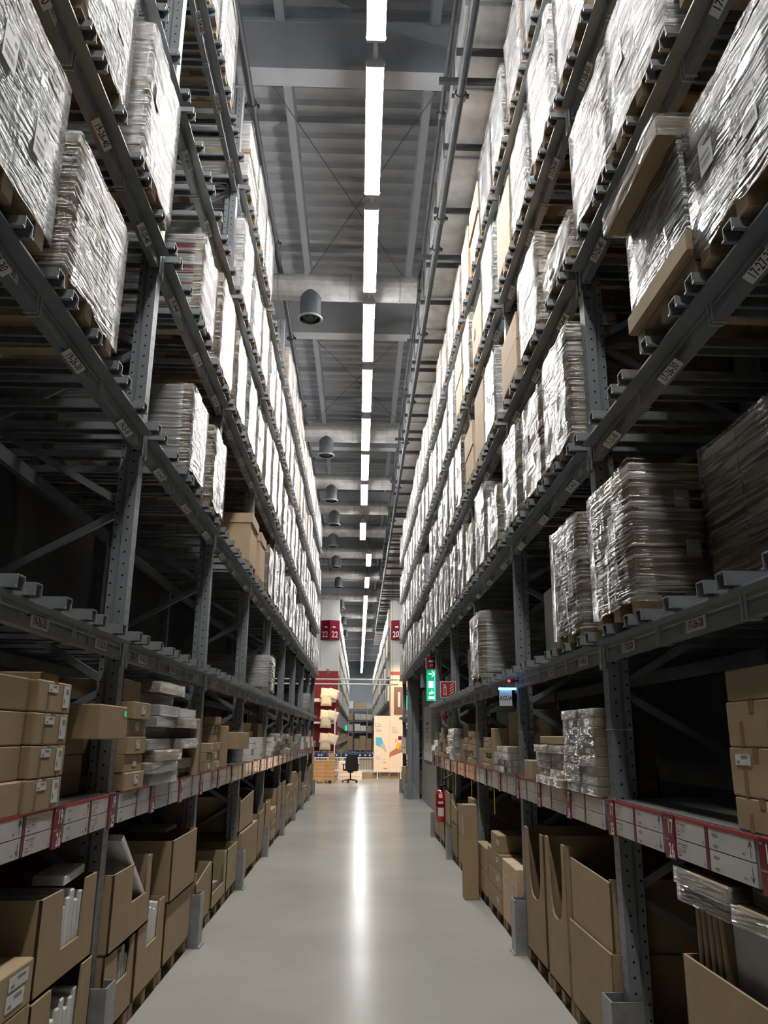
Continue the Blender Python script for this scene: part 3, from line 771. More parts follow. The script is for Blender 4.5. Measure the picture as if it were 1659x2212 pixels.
# the big dark carton load with shipping label on 17-25-20
def big_carton():
    z = SR.lv[20] + 0.056; w = 0.72; d = 1.08
    t = E('pallet_load', W(SR, 4.21, 0.09, z), SR.rz, 'big brown carton stack in film with a white shipping label, second level on the right', 'pallet load', 'pallet loads on the right rack')
    pallet_parts(t, w * .96, d)
    H = 3.12 - z - 0.105; hs = [0.24, 0.22, 0.22]; z0 = 0.105
    for a in range(3):
        for c in range(2): O('carton', bmesh_('bc', 0.003, w / 2 - 0.003, 0, d, 0, H / 3 - 0.004, 'card', 0.008), t, (-w / 2 + c * w / 2, 0, z0 + a * H / 3))
    for c, (yy, zz) in enumerate(((0.30, 0.42), (0.34, 0.16))):   # dark and white printed panels on the end facing the camera
        O('printed_panel', bmesh_('pp', -0.001, 0.001, 0, 0.30, 0, 0.10, 'black'), t, (w / 2 + 0.002, yy, z0 + zz))
        O('printed_panel', bmesh_('pw', -0.001, 0.001, 0, 0.07, 0, 0.09, 'white_card'), t, (w / 2 + 0.002, yy - 0.08, z0 + zz + 0.01))
    s = O('shipping_label', bmesh_('sl', -0.002, 0, -0.085, 0.085, -0.15, 0.15, 'paper'), t, (w / 2 + 0.012, 0.60, z0 + 0.36), (0, 0, PI))
    def tx(b_, sz, y, zz): O('lettering', text_mesh(b_, sz, 'ink', 0.0006), s, (-0.0026, y, zz), (PI / 2, 0, -PI / 2))
    tx('197', 0.03, 0.04, 0.12); tx('788', 0.024, -0.055, 0.125); tx('343', 0.024, -0.055, 0.10); tx('303.112.70', 0.028, 0.01, 0.0); tx('191kg', 0.028, -0.02, -0.045)
    bb = MB(); rr = random.Random(3)
    for (za, zb, ya, yb) in ((-0.10, -0.065, -0.07, 0.06), (-0.14, -0.11, -0.05, 0.05)):
        y = ya
        while y < yb:
            q = rr.uniform(0.001, 0.005); bb.poly([(-0.0027, y + q, za), (-0.0027, y, za), (-0.0027, y, zb), (-0.0027, y + q, zb)], 'inkgrey'); y += q + rr.uniform(0.001, 0.005)
    O('barcode', bb.mesh('barcode'), s)
    ship_label(t, 0.06, -0.014, z0 + 0.38); ship_label(t, 0.06, -0.014, z0 + 0.16)
    O('stretch_film', film_mesh(1), t, (0, -0.006, 0.05), (0, 0, 0), (w + 0.014, d + 0.012, z0 + H - 0.045))
big_carton()
# mushroom-shaped load with an overhanging top cap on 17-26-30
def cap_load():
    z = SR.lv[30] + 0.056; d = 1.1
    t = E('pallet_load', W(SR, 3.22, 0.09, z), SR.rz, 'mushroom-shaped film-wrapped load with an overhanging flat top cap on the right rack', 'pallet load', 'pallet loads on the right rack')
    pallet_parts(t, 0.70, d)
    O('base_tray', bmesh_('bt', -0.37, 0.37, -0.04, d, 0, 0.10, 'card', 0.006), t, (0, 0, 0.105))
    O('bundle', bmesh_('bu', -0.32, 0.30, 0.02, d - 0.1, 0, 0.50, 'grey_card', 0.03), t, (0, 0, 0.205))
    O('carton', bmesh_('cu', -0.32, 0.02, -0.005, 0.02, 0, 0.34, 'white_card', 0.006), t, (0, 0, 0.21))
    O('top_cap', bmesh_('tc', -0.40, 0.33, -0.10, d, 0, 0.11, 'card', 0.006), t, (0, 0, 0.70))
    O('stretch_film', film_mesh(2), t, (-0.01, -0.01, 0.10), (0, 0, 0), (0.68, d - 0.02, 0.62))
    O('cap_film', film_mesh(4), t, (-0.035, -0.105, 0.695), (0, 0, 0), (0.74, d + 0.11, 0.12))
cap_load()

# ------------------------------------------------------------------ goods on the lowest shelf and on the floor
def carton(S, Ya, Yb, z0, z1, label, out=0.05, depth=0.6, mat='card', cat='box', group=None, tape=False, stick=(), name='carton', c=0.006, rz=0.0):
    w = Yb - Ya
    o = O(name, bmesh_(name, -w / 2, w / 2, 0, depth, 0, z1 - z0, mat, c), None, W(S, (Ya + Yb) / 2, out, z0), (0, 0, S.rz + rz))
    tag(o, label, cat, group)
    h = z1 - z0
    if tape:
        O('tape', bmesh_('tape', -0.025, 0.025, -0.0015, 0.10, h - 0.001, h + 0.001, 'tape'), o)
        for x in (-w * 0.22, w * 0.30): O('tape', bmesh_('tapef', -0.014, 0.014, -0.0015, 0, 0.0, h * 0.55, 'tape'), o, (x, 0, 0))
        O('tape', bmesh_('tapeg', -0.02, 0.02, -0.0015, 0, h * 0.72, h, 'tape'), o)
    for (x, z, sw, sh, m) in stick:
        p = O('sticker', bmesh_('sticker', -sw / 2, sw / 2, -0.003, -0.0012, -sh / 2, sh / 2, m), o, (x, 0, z))
        if sw > 0.05:
            O('print', cached(('spr', sw, sh), lambda: MB().poly([(-sw * .1, -0.0035, sh * .1), (sw * .35, -0.0035, sh * .1), (sw * .35, -0.0035, sh * .36), (-sw * .1, -0.0035, sh * .36)], 'inkgrey').poly([(-sw * .4, -0.0035, -sh * .35), (-sw * .2, -0.0035, -sh * .35), (-sw * .2, -0.0035, -sh * .1), (-sw * .4, -0.0035, -sh * .1)], 'inkgrey').mesh('print')), p)
    return o
def floor_pallet(S, Ya, Yb, label, out=0.02, depth=1.0):
    w = Yb - Ya
    t = E('pallet', W(S, (Ya + Yb) / 2, out, 0), S.rz, label, 'pallet', f'wooden pallets on the floor under the {S.name} rack')
    if Ya < 9:
        for k in range(5): O('deck_board', bmesh_('deck_board', -w / 2, w / 2, 0, 0.1, 0.085, 0.105, 'wood'), t, (0, k * (depth - 0.1) / 4, 0))
        for x in (-w / 2, -0.045, w / 2 - 0.09):
            O('runner', bmesh_('runner', 0, 0.09, 0, depth, 0, 0.02, 'wood'), t, (x, 0, 0))
            for y in (0, depth / 2 - 0.06, depth - 0.12): O('block', bmesh_('block', 0, 0.09, 0, 0.12, 0.02, 0.085, 'wood'), t, (x, y, 0))
    else: O('boards', pallet_simple(w, depth), t)
    return t
def bin_(S, Ya, Yb, z0, z1, label, style='plain', out=0.04, depth=0.95, mat='card', name='display_bin', cut=None, slope=0.0):
    w = Yb - Ya; h = z1 - z0; t_ = 0.012; f = 1 if S.s < 0 else -1
    t = E(name, W(S, (Ya + Yb) / 2, out, z0), S.rz, label, 'display box', f'open cardboard display boxes on the {S.name} floor')
    hw = w / 2
    if style == 'plain': P = [(-hw, 0), (hw, 0), (hw, h), (-hw, h)]
    elif style == 'notch':      # rectangular notch with slanted shoulders
        a, b_, zc = cut; P = [(-hw, 0), (hw, 0), (hw, h), (b_, h), (b_ - 0.03, zc), (a + 0.03, zc), (a, h), (-hw, h)]
    elif style == 'low':        # low front, high corners
        a, b_, zc = cut; P = [(-hw, 0), (hw, 0), (hw, h), (b_, h), (b_, zc), (a, zc), (a, h), (-hw, h)]
    elif style == 'slant':
        P = [(-hw, 0), (hw, 0), (hw, h if f > 0 else h - slope), (-hw, h - slope if f > 0 else h)]
    elif style == 'curve':
        a, b_, zc = cut; n = 8
        n = 12
        arc = [((a + b_) / 2 + (b_ - a) / 2 * math.copysign(abs(math.cos(PI * i / n)) ** 0.55, math.cos(PI * i / n)), h - (h - zc) * max(0, math.sin(PI * i / n)) ** 0.7) for i in range(n + 1)]
        P = [(-hw, 0), (hw, 0), (hw, h)] + arc + [(-hw, h)]
    O('front_panel', MB().prism([(x, z) for x, z in P], 0, t_, 1, mat).mesh('front_panel'), t)
    if style == 'window_band': pass
    for s in (-1, 1): O('side_panel', bmesh_('side_panel', 0, t_, 0, depth, 0, h, mat), t, (-hw if s < 0 else hw - t_, 0, 0))
    O('back_panel', bmesh_('back_panel', -hw, hw, depth - t_, depth, 0, h, mat), t)
    O('base_panel', bmesh_('base_panel', -hw, hw, 0, depth, 0, t_, mat), t)
    return t
def window(t, w, z0, z1, n=4):
    """cut-out window showing white edges of flat packs, built as recessed dark opening frame with packs"""
    O('window_opening', bmesh_('wo', -w / 2, w / 2, -0.002, 0.0, z0, z1, 'hole'), t)
    for i in range(n): O('pack_edge', bmesh_('pe', -0.012, 0.012, -0.004, -0.002, z0 + 0.004, z1 - 0.02, 'grey_card'), t, (-w / 2 + w * (i + 0.6) / (n + 0.4), 0, 0))
def packs_upright(S, Ya, Yb, out, z0, z1, n, lab, mat='white_card', depth=0.7):
    for i in range(n):
        Y = Ya + (Yb - Ya) * (i + 0.5) / n; hh = z1 - z0 - 0.03 * ((i * 5) % 3)
        o = O('flat_pack', bmesh_('flat_pack', -0.022, 0.022, 0, depth, 0, hh, mat, 0.006), None, W(S, Y, out, z0), (0, (i % 3 - 1) * 0.02, S.rz))
        tag(o, f'{lab}, {ORD[i]} from the camera', 'flat pack', f'flat packs standing in boxes on the {S.name}')
# ---- left floor, from the camera outwards
floor_pallet(SL, 3.12, 3.95, 'wooden pallet under the nearest brown cartons on the left floor')
carton(SL, 3.14, 3.95, 0.105, 0.63, 'large plain carton under the labelled one at the bottom left corner', depth=0.9)
carton(SL, 3.14, 3.94, 0.632, 0.81, 'brown carton with two white labels at the bottom left corner', depth=0.8, stick=((0.24, 0.13, 0.20, 0.05, 'paper'), (0.22, 0.06, 0.18, 0.06, 'paper')))
floor_pallet(SL, 3.99, 4.84, 'wooden pallet under the display boxes below sign 19-25')
t = bin_(SL, 3.99, 4.84, 0.105, 0.60, 'lower cardboard box with white-edged packs under sign 19-25', 'notch', cut=(-0.18, 0.26, 0.18))
packs_upright(SL, 4.26, 4.70, 0.02, 0.13, 0.50, 7, 'white-edged flat pack in the lower box under sign 19-25')
t = bin_(SL, 4.01, 4.82, 0.605, 1.02, 'upper notched display box with white-edged packs under sign 19-25', 'notch', out=0.03, cut=(-0.12, 0.22, 0.14))
packs_upright(SL, 4.27, 4.66, 0.012, 0.62, 0.99, 6, 'white-edged flat pack in the upper box under sign 19-25')
carton(SL, 4.32, 4.74, 1.03, 1.075, 'white-edged flat pack lying across the notched box under sign 19-25', out=0.0, depth=0.16, mat='white_card', cat='flat pack', name='flat_pack', rz=0.1)
floor_pallet(SL, 5.07, 5.75, 'wooden pallet under the two-tier display box just beyond the first left post')
bin_(SL, 5.07, 5.72, 0.105, 0.53, 'lower box with a cut window just beyond the first left post', 'notch', cut=(-0.08, 0.24, 0.22))
packs_upright(SL, 5.30, 5.64, 0.022, 0.13, 0.50, 5, 'flat pack in the lower window box beyond the first left post', 'grey_card')
bin_(SL, 5.08, 5.98, 0.535, 0.96, 'upper notched display box holding a leaning white panel, beyond the first left post', 'low', out=0.05, cut=(-0.02, 0.36, 0.20))
o = O('white_panel', bmesh_('white_panel', -0.025, 0.025, 0, 0.4, 0, 0.78, 'white_card', 0.008), None, W(SL, 5.90, 0.034, 0.71), (0, -0.98, SL.rz))
tag(o, 'white panel leaning askew out of the notched box beyond the first left post', 'panel')
packs_upright(SL, 5.34, 5.42, 0.0, 0.55, 0.88, 1, 'white-edged flat pack beside the leaning panel', 'white_card')
floor_pallet(SL, 5.78, 6.52, 'wooden pallet under the single notched box in left section 24')
bin_(SL, 5.78, 6.52, 0.105, 0.60, 'single-tier notched box with white packs between two taller box towers on the left', 'notch', cut=(-0.14, 0.22, 0.26))
packs_upright(SL, 6.0, 6.38, 0.022, 0.13, 0.62, 6, 'white-edged flat pack in the single-tier notched left box')
floor_pallet(SL, 6.56, 7.52, 'wooden pallet under the tall plain box tower before the second left post')
bin_(SL, 6.58, 7.52, 0.105, 0.53, 'lower plain box of the tall tower before the second left post', 'plain')
bin_(SL, 6.57, 7.50, 0.535, 0.97, 'upper open box of the tall tower before the second left post', 'plain', out=0.06)
carton(SL, 7.0, 7.4, 0.98, 1.01, 'grey flat item lying on top of the tall box tower on the left', out=-0.1, depth=0.3, mat='grey_card', cat='flat pack', name='flat_pack')
floor_pallet(SL, 7.72, 8.5, 'wooden pallet just beyond the second left post')
bin_(SL, 7.72, 8.45, 0.105, 0.57, 'plain open box just beyond the second left post', 'slant', slope=0.1)
floor_pallet(SL, 8.58, 9.42, 'wooden pallet under the low yellowish tray on the left')
bin_(SL, 8.58, 9.42, 0.105, 0.54, 'low-fronted yellowish tray on the left', 'low', mat='olive', cut=(-0.42, 0.30, 0.14))
carton(SL, 8.7, 9.2, 0.13, 0.20, 'wrapped white roll in the yellowish low-fronted tray', out=-0.03, depth=0.6, mat='white_card', cat='flat pack', name='flat_pack', rz=0.2)
carton(SL, 8.75, 9.25, 0.205, 0.27, 'upper wrapped white roll in the yellowish low-fronted tray', out=-0.05, depth=0.5, mat='grey_card', cat='flat pack', name='flat_pack', rz=-0.15)
floor_pallet(SL, 9.48, 10.22, 'wooden pallet under the yellowish box before the third left post')
bin_(SL, 9.48, 10.22, 0.105, 0.54, 'yellowish open box before the third left post', 'plain', mat='olive')
floor_pallet(SL, 10.46, 12.0, 'wooden pallet under the tall box beyond the third left post')
carton(SL, 10.46, 12.1, 0.105, 0.60, 'long lower carton beyond the third left post', depth=0.9)
bin_(SL, 10.42, 11.7, 0.605, 1.02, 'tall upper open box beyond the third left post', 'slant', slope=0.06, out=0.02)
# ---- right floor
floor_pallet(SR, 2.3, 3.82, 'wooden pallet under the nearest right cardboard tray')
t = bin_(SR, 2.35, 3.80, 0.105, 0.86, 'big cardboard tray of brown frames at the bottom right corner', 'plain', depth=0.9)
for i in range(5):
    o = O('flat_pack', bmesh_('frame', -0.018, 0.018, 0, 0.6, 0, 0.95, 'cardd', 0.006), None, W(SR, 3.70 - i * 0.085, 0.0, 0.125), (0, -0.03 * i, SR.rz))
    tag(o, f'brown flat pack standing in the bottom right tray, {ORD[i]} from the far end', 'flat pack', 'flat packs standing in the bottom right tray')
o = O('seat_shell', bmesh_('seat', -0.24, 0.24, 0, 0.05, 0, 0.72, 'grey_card', 0.02), None, W(SR, 3.20, -0.03, 0.36), (0.0, 0.0, SR.rz))
tag(o, 'grey rounded board standing in the bottom right tray', 'board')
for i, (ya, yb, z, o_, m, ry) in enumerate([(3.28, 3.80, 1.075, 0.02, 'cardd', 0.03), (3.25, 3.78, 1.15, 0.05, 'card', -0.02), (2.62, 3.2, 1.10, 0.04, 'card', 0.05), (2.6, 3.18, 1.165, 0.0, 'cardd', -0.03)]):
    o = carton(SR, ya, yb, z, z + 0.062, f'plastic-wrapped brown flat pack lying over the bottom right tray, {ORD[i]} from the far end', out=o_, depth=0.5, mat=m, cat='flat pack', name='wrapped_pack', rz=ry)
    O('plastic_wrap', wrap_mesh(3), o, (0, -0.004, -0.003), (0, 0, 0), (yb - ya + 0.012, 0.508, 0.068))
carton(SR, 3.92, 4.30, 0.0, 0.52, 'small brown box standing beside the bottom right tray', depth=0.3, out=-0.25)
carton(SR, 4.32, 4.62, 0.0, 0.30, 'low open box at the foot of the first right post', depth=0.4, out=-0.05, mat='cardd')
floor_pallet(SR, 4.9, 5.8, 'wooden pallet under the two-tier box beyond the first right post')
bin_(SR, 4.86, 5.8, 0.105, 0.60, 'lower box of the two-tier tower beyond the first right post', 'plain')
bin_(SR, 4.88, 5.77, 0.56, 0.98, 'upper slant-topped box of the tower beyond the first right post', 'slant', out=0.02, slope=0.02, mat='card')
floor_pallet(SR, 5.83, 6.44, 'wooden pallet under the nearer curved-front box on the right')
bin_(SR, 5.83, 6.44, 0.105, 1.04, 'nearer tall box with a curved front cut-out on the right', 'curve', cut=(-0.20, 0.20, 0.42))
packs_upright(SR, 5.95, 6.3, -0.05, 0.13, 0.72, 3, 'white pack inside the nearer curved-front box', 'white_card', 0.6)
floor_pallet(SR, 6.5, 7.3, 'wooden pallet under the farther curved-front box on the right')
bin_(SR, 6.5, 7.22, 0.105, 1.03, 'farther tall box with a curved front cut-out on the right', 'curve', cut=(-0.22, 0.24, 0.42), mat='cardd')
packs_upright(SR, 6.62, 7.05, -0.05, 0.13, 0.70, 3, 'white pack inside the farther curved-front box', 'white_card', 0.6)
st = ((0.12, 0.10, 0.11, 0.05, 'paper'),)
floor_pallet(SR, 7.6, 8.35, 'wooden pallet beyond the second right post')
for i in range(2): carton(SR, 7.58 + 0.37 * i, 7.94 + 0.37 * i, 0.105, 0.63, f'light-topped upright carton, {("nearer", "farther")[i]} of the pair beyond the second right post', depth=0.6, mat='kraft', stick=((0.0, 0.3, 0.06, 0.2, 'paper'),))
floor_pallet(SR, 8.4, 9.25, 'wooden pallet under the stepped stack of labelled cartons')
for i, (za, zb, ya, yb) in enumerate([(0.105, 0.30, 8.4, 9.2), (0.302, 0.47, 8.4, 9.15), (0.472, 0.64, 8.38, 9.2), (0.642, 0.81, 8.48, 8.95)]):
    carton(SR, ya, yb, za, zb, f'labelled flat carton, {ORD[i]} from bottom of the stepped stack on the right floor', depth=0.8 - 0.1 * (i == 3), stick=((0.2, 0.10, 0.12, 0.045, 'paper'),))
floor_pallet(SR, 9.3, 10.05, 'wooden pallet under the pair of cartons before the third right post')
for i in range(2): carton(SR, 9.32, 10.02, 0.105 + 0.24 * i, 0.343 + 0.24 * i, f'{("lower", "upper")[i]} brown carton before the third right post', depth=0.7)
carton(SR, 9.72, 9.92, 0.0, 1.0, 'tall narrow brown carton standing on the floor in front of the third right post', out=0.24, depth=0.16, mat='card', stick=((0.06, 0.78, 0.03, 0.2, 'paper'),))
carton(SR, 10.35, 10.75, 0.105, 1.02, 'tall carton behind the narrow one beyond the third right post', depth=0.5)
# ---- generic goods further along
def goods_floor(S, n):
    a, b_ = secY(S, n); rr = random.Random(n * 7 + S.row)
    a += 0.08; b_ -= 0.08; where = slot(S, n)
    floor_pallet(S, a - 0.02, b_ + 0.02, f'wooden pallet on the floor, {where}')
    k = rr.randrange(3)
    if k == 0:
        h = 0.105; i = 0; hh = rr.uniform(0.14, 0.24); topz = rr.uniform(0.5, 1.0)
        while h + hh < topz:
            carton(S, a, b_, h, h + hh - 0.003, f'labelled brown carton on floor, {ORD[i]} from bottom, {where}', depth=0.8, stick=((-0.2, hh * .6, 0.10, 0.045, 'paper'), (0.12, hh * .6, 0.10, 0.045, 'paper'))); h += hh; i += 1
    elif k == 1:
        bin_(S, a, b_, 0.105, rr.uniform(0.5, 0.95), f'open cardboard display box on floor, {where}', rr.choice(('plain', 'slant')), slope=0.12)
    else:
        z1 = rr.uniform(0.4, 0.55)
        bin_(S, a, b_, 0.105, z1, f'lower cardboard display box on floor, {where}', 'plain', mat=rr.choice(('card', 'cardd')))
        bin_(S, a + 0.01, b_ - 0.01, z1 + 0.004, z1 + rr.uniform(0.3, 0.5), f'upper cardboard display box on floor, {where}', rr.choice(('plain', 'slant')), slope=0.1)
for n in list(range(16, 0, -1)): goods_floor(SL, n)
for n in list(range(18, 12, -1)) + [3, 2, 1]:
    if n != 18: goods_floor(SR, n)
def small_stack(S, Ya, Yb, zb, n, hh, what, out=0.06, depth=0.35, mat='card', stick=True, wrap=False, jit=0.02):
    for i in range(n):
        rr = random.Random(i * 13 + int(Ya * 100)); d = rr.uniform(-jit, jit); w = Yb - Ya
        o = carton(S, Ya + d * .4, Yb + d * .4, zb + i * hh, zb + (i + 1) * hh - 0.002, f'{what}, {ORD[i]} from bottom', out=out + d, depth=depth, mat=mat, group=f'small cartons on the {S.name} shelf',
                   stick=((0.02, hh * .55, min(0.09, w * .4), hh * .5, 'paper'),) if stick else (), c=0.004)
        if wrap: O('plastic_wrap', wrap_mesh(i % 7), o, (0, -0.003, -0.001), (0, 0, 0), (w + 0.008, depth + 0.006, hh + 0.001))
ZS = 1.421
# left shelf
LB = ((0.0, 0.10, 0.12, 0.035, 'paper'), (0.13, 0.07, 0.08, 0.11, 'paper'))
small = lambda *a, **k: small_stack(SL, *a, **k)
for i in range(4):
    carton(SL, 3.58 + 0.008 * i, 4.0 + 0.004 * (i % 2), ZS + 0.14 * i, ZS + 0.14 * i + 0.137, f'taped carton with white labels, {ORD[i]} from bottom of the nearest left stack', out=0.06, depth=0.5, tape=True, stick=((-0.04, 0.105, 0.11, 0.035, 'paper'), (0.13, 0.075, 0.075, 0.10, 'paper')))
    carton(SL, 3.12, 3.56, ZS + 0.14 * i, ZS + 0.14 * i + 0.137, f'plain carton, {ORD[i]} from bottom of the stack at the left image edge', out=0.03 if i else 0.05, depth=0.5)
for i in range(2):
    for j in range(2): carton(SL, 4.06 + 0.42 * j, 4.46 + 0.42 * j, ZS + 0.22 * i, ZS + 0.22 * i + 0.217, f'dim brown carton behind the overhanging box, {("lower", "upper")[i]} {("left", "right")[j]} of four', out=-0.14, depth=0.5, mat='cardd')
carton(SL, 4.04, 4.26, ZS + 0.442, ZS + 0.62, 'small upright carton on top of the set-back cartons by the labelled stack', out=-0.1, depth=0.4)
carton(SL, 4.36, 4.86, ZS + 0.30, ZS + 0.48, 'single carton overhanging the aisle beside the first left post', out=0.10, depth=0.23, stick=((0.2, 0.14, 0.03, 0.03, 'exitgreen'),))
small(5.08, 5.50, ZS, 5, 0.105, 'small labelled carton in the column beyond the first left post')
carton(SL, 5.10, 5.48, ZS + 0.53, ZS + 0.66, 'brown carton on top of the labelled column beyond the first left post', out=0.0, depth=0.4, mat='cardd')
for c_ in range(2):
    for i in range(9 - c_ * 2):
        rr = random.Random(i + 50 * c_); ya = 5.66 + c_ * 0.74 + rr.uniform(-0.03, 0.03)
        o = carton(SL, ya, ya + 0.66, ZS + i * 0.076, ZS + i * 0.076 + 0.07, f'clear-wrapped flat carton, {ORD[i]} from bottom of the {("nearer", "farther")[c_]} slumped left pile', out=0.04 + rr.uniform(-0.05, 0.06), depth=0.5, mat=rr.choice(('card', 'grey_card', 'card')), group='clear-wrapped flat cartons', name='wrapped_pack', rz=rr.uniform(-0.05, 0.05))
        O('plastic_wrap', wrap_mesh(i % 7, 'bagwrap'), o, (0, -0.006, -0.003), (0, 0, 0), (0.675, 0.512, 0.076))
carton(SL, 7.05, 7.16, ZS, ZS + 0.46, 'upright brown board beside the slumped clear-wrapped pile', out=0.09, depth=0.3)
small(7.74, 8.02, ZS, 3, 0.085, 'small labelled carton, near end of the second left shelf bay')
small(8.06, 8.34, ZS, 2, 0.085, 'small labelled carton, low middle pile, second left shelf bay')
small(8.40, 8.72, ZS, 6, 0.085, 'small labelled carton, tall pile, second left shelf bay', out=0.0)
carton(SL, 8.80, 8.92, ZS, ZS + 0.42, 'upright brown divider board on the second left shelf bay', out=0.06, depth=0.5)
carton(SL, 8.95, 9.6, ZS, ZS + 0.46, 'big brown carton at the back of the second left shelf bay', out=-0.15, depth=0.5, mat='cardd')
carton(SL, 9.0, 9.85, ZS + 0.18, ZS + 0.36, 'horizontal brown carton sticking out before the third left post', out=0.16, depth=0.25)
def goods_shelf(S, n):
    a, b_ = secY(S, n); rr = random.Random(n * 17 + S.row); a += 0.07; b_ -= 0.07
    k = rr.randrange(4); where = slot(S, n, 'shelf slot')
    m = 1 if n > 9 else 2      # larger cartons where the photograph no longer shows single small ones
    if k == 0: small_stack(S, a, a + 0.34, ZS, rr.randrange(4, 8) // m, 0.08 * m, f'small labelled carton, near pile, {where}'); small_stack(S, a + 0.36, b_, ZS, rr.randrange(2, 6) // m, 0.08 * m, f'small labelled carton, far pile, {where}')
    elif k == 1: carton(S, a, b_ - 0.3, ZS, ZS + rr.uniform(0.35, 0.6), f'tall brown carton, {where}', out=-0.05, depth=0.5); small_stack(S, b_ - 0.28, b_, ZS, 4 // m, 0.075 * m, f'small white carton, {where}', mat='white_card', stick=False)
    elif k == 2: small_stack(S, a, b_, ZS, rr.randrange(3, 6) // m, 0.09 * m, f'white wrapped carton, {where}', mat='white_card', stick=False, wrap=True, jit=0.04)
    else: carton(S, a, b_, ZS, ZS + 0.3, f'brown carton lying flat, {where}', out=0.0, depth=0.6); carton(S, a + 0.1, b_ - 0.1, ZS + 0.302, ZS + 0.5, f'upper brown carton on another, {where}', out=-0.04, depth=0.5, mat='cardd')
for n in range(18, 0, -1): goods_shelf(SL, n)
# right shelf
for i, (za, zb, ya, yb) in enumerate([(0, 0.12, 2.79, 3.22), (0.122, 0.30, 2.80, 3.23), (0.302, 0.47, 2.80, 3.22), (0.472, 0.59, 2.82, 3.2)]):
    carton(SR, ya, yb, ZS + za, ZS + zb, f'taped brown carton, {ORD[i]} from bottom of the stack at the right image edge', out=0.0, depth=0.5, tape=(i != 3), stick=((0.10 - 0.2 * (i == 1) + 0.0, (zb - za) * .75, 0.12, 0.04, 'paper'),) if i < 2 else ())
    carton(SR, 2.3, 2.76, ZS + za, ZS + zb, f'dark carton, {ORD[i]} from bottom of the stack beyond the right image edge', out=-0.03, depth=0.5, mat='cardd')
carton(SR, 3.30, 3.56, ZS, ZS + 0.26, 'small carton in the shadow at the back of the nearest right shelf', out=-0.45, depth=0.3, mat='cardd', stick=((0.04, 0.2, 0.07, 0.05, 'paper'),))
carton(SR, 3.7, 4.1, ZS, ZS + 0.3, 'pale carton far back in the dark of the nearest right shelf', out=-0.6, depth=0.3, mat='grey_card')
sr = lambda *a, **k: small_stack(SR, *a, **k)
sr(4.86, 5.22, ZS, 9, 0.056, 'shrink-wrapped small carton, tall column at the first right post', wrap=True, jit=0.006)
sr(5.24, 5.60, ZS, 9, 0.056, 'shrink-wrapped small carton, second tall column, right shelf', wrap=True, jit=0.006)
sr(5.66, 6.06, ZS, 5, 0.056, 'shrink-wrapped small carton, third lower column, right shelf', wrap=True)
sr(6.10, 6.52, ZS, 5, 0.056, 'shrink-wrapped small carton, fourth column, right shelf', wrap=True)
carton(SR, 5.65, 6.35, ZS + 0.283, ZS + 0.34, 'flat shrink-wrapped carton bridging the two lower columns on the right shelf', out=0.06, depth=0.3)
carton(SR, 6.75, 7.05, ZS, ZS + 0.15, 'single small carton before the second right post', out=0.05, depth=0.3)
carton(SR, 7.62, 8.55, ZS + 0.25, ZS + 0.58, 'large brown open carton standing on the second right shelf bay', out=-0.1, depth=0.5, mat='cardd')
sr(7.6, 7.95, ZS, 4, 0.062, 'shrink-wrapped small carton, first pile, second right shelf bay', wrap=True)
sr(7.98, 8.30, ZS, 4, 0.062, 'shrink-wrapped small carton, second pile, second right shelf bay', wrap=True)
sr(8.34, 8.62, ZS, 3, 0.062, 'pale small carton, third pile, second right shelf bay', mat='grey_card')
carton(SR, 8.68, 8.76, ZS, ZS + 0.42, 'upright brown divider board on the second right shelf bay', out=0.05, depth=0.5)
sr(8.8, 9.25, ZS, 6, 0.055, 'thin brown carton, far pile, second right shelf bay')
carton(SR, 9.3, 10.0, ZS, ZS + 0.2, 'low brown carton before the third right post', out=0.0, depth=0.5)
for n in [18, 17, 16, 15, 14, 13, 3, 2, 1]: goods_shelf(SR, n)
# yellow tape-measure straps hanging from the right price rail
for i, (Y, zl) in enumerate([(8.6, 1.0), (10.3, 0.9), (12.0, 0.95), (13.0, 0.98), (14.1, 0.95), (15.1, 0.9)]):
    o = O('hanging_strap', MB().box(-0.018, 0.018, -0.002, 0.0, zl, 1.25, 'strap').mesh('hanging_strap'), None, W(SR, Y, 0.058, 0), (0, 0, SR.rz))
    tag(o, f'yellow strap hanging from the right price rail, {ORD[i]} from the camera', 'strap', 'yellow straps on the right rail')

# ------------------------------------------------------------------ things along the right passage
def plain(name, mb, label, cat, loc=(0, 0, 0), rot=(0, 0, 0), group=None, smooth=False):
    return tag(O(name, mb.mesh(name, smooth), None, loc, rot), label, cat, group)
struct('wall_passage', MB().box(1.86, 1.98, 19.2, 24.4, 0, 3.05, 'greypanel'))
o = plain('notice_board', MB().box(1.835, 1.858, 21.1, 23.4, 1.14, 2.55, 'white'), 'tall pale notice board on the grey wall of the right passage', 'notice board')
b = MB()
for (y, z, w, h) in ((22.2, 2.05, 0.7, 0.08), (22.3, 1.95, 0.8, 0.03), (22.35, 1.85, 0.5, 0.03), (22.4, 1.7, 0.35, 0.04), (22.4, 1.6, 0.35, 0.03), (22.6, 1.35, 0.3, 0.1), (21.6, 1.3, 0.12, 0.2)):
    b.poly([(1.8345, y + w / 2, z), (1.8345, y - w / 2, z), (1.8345, y - w / 2, z + h), (1.8345, y + w / 2, z + h)], 'inkgrey')
O('print', b.mesh('print'), o)
t = E('steel_column', (1.62, 24.56, 0), 0, 'wide grey steel column at the far side of the right passage', 'column')
O('shaft', MB().box(-0.17, -0.05, -0.10, 0.10, 0, 3.40, 'rack').mesh('shaft'), t)
O('web', MB().box(-0.05, 0.17, -0.02, 0.02, 0, 3.40, 'rack').mesh('web'), t)
O('gusset', MB().prism([(-0.05, 0.0), (0.17, 0.0), (0.17, 0.10), (0.0, 0.45), (-0.05, 0.45)], -0.07, -0.05, 1, 'galv').mesh('gusset'), t)
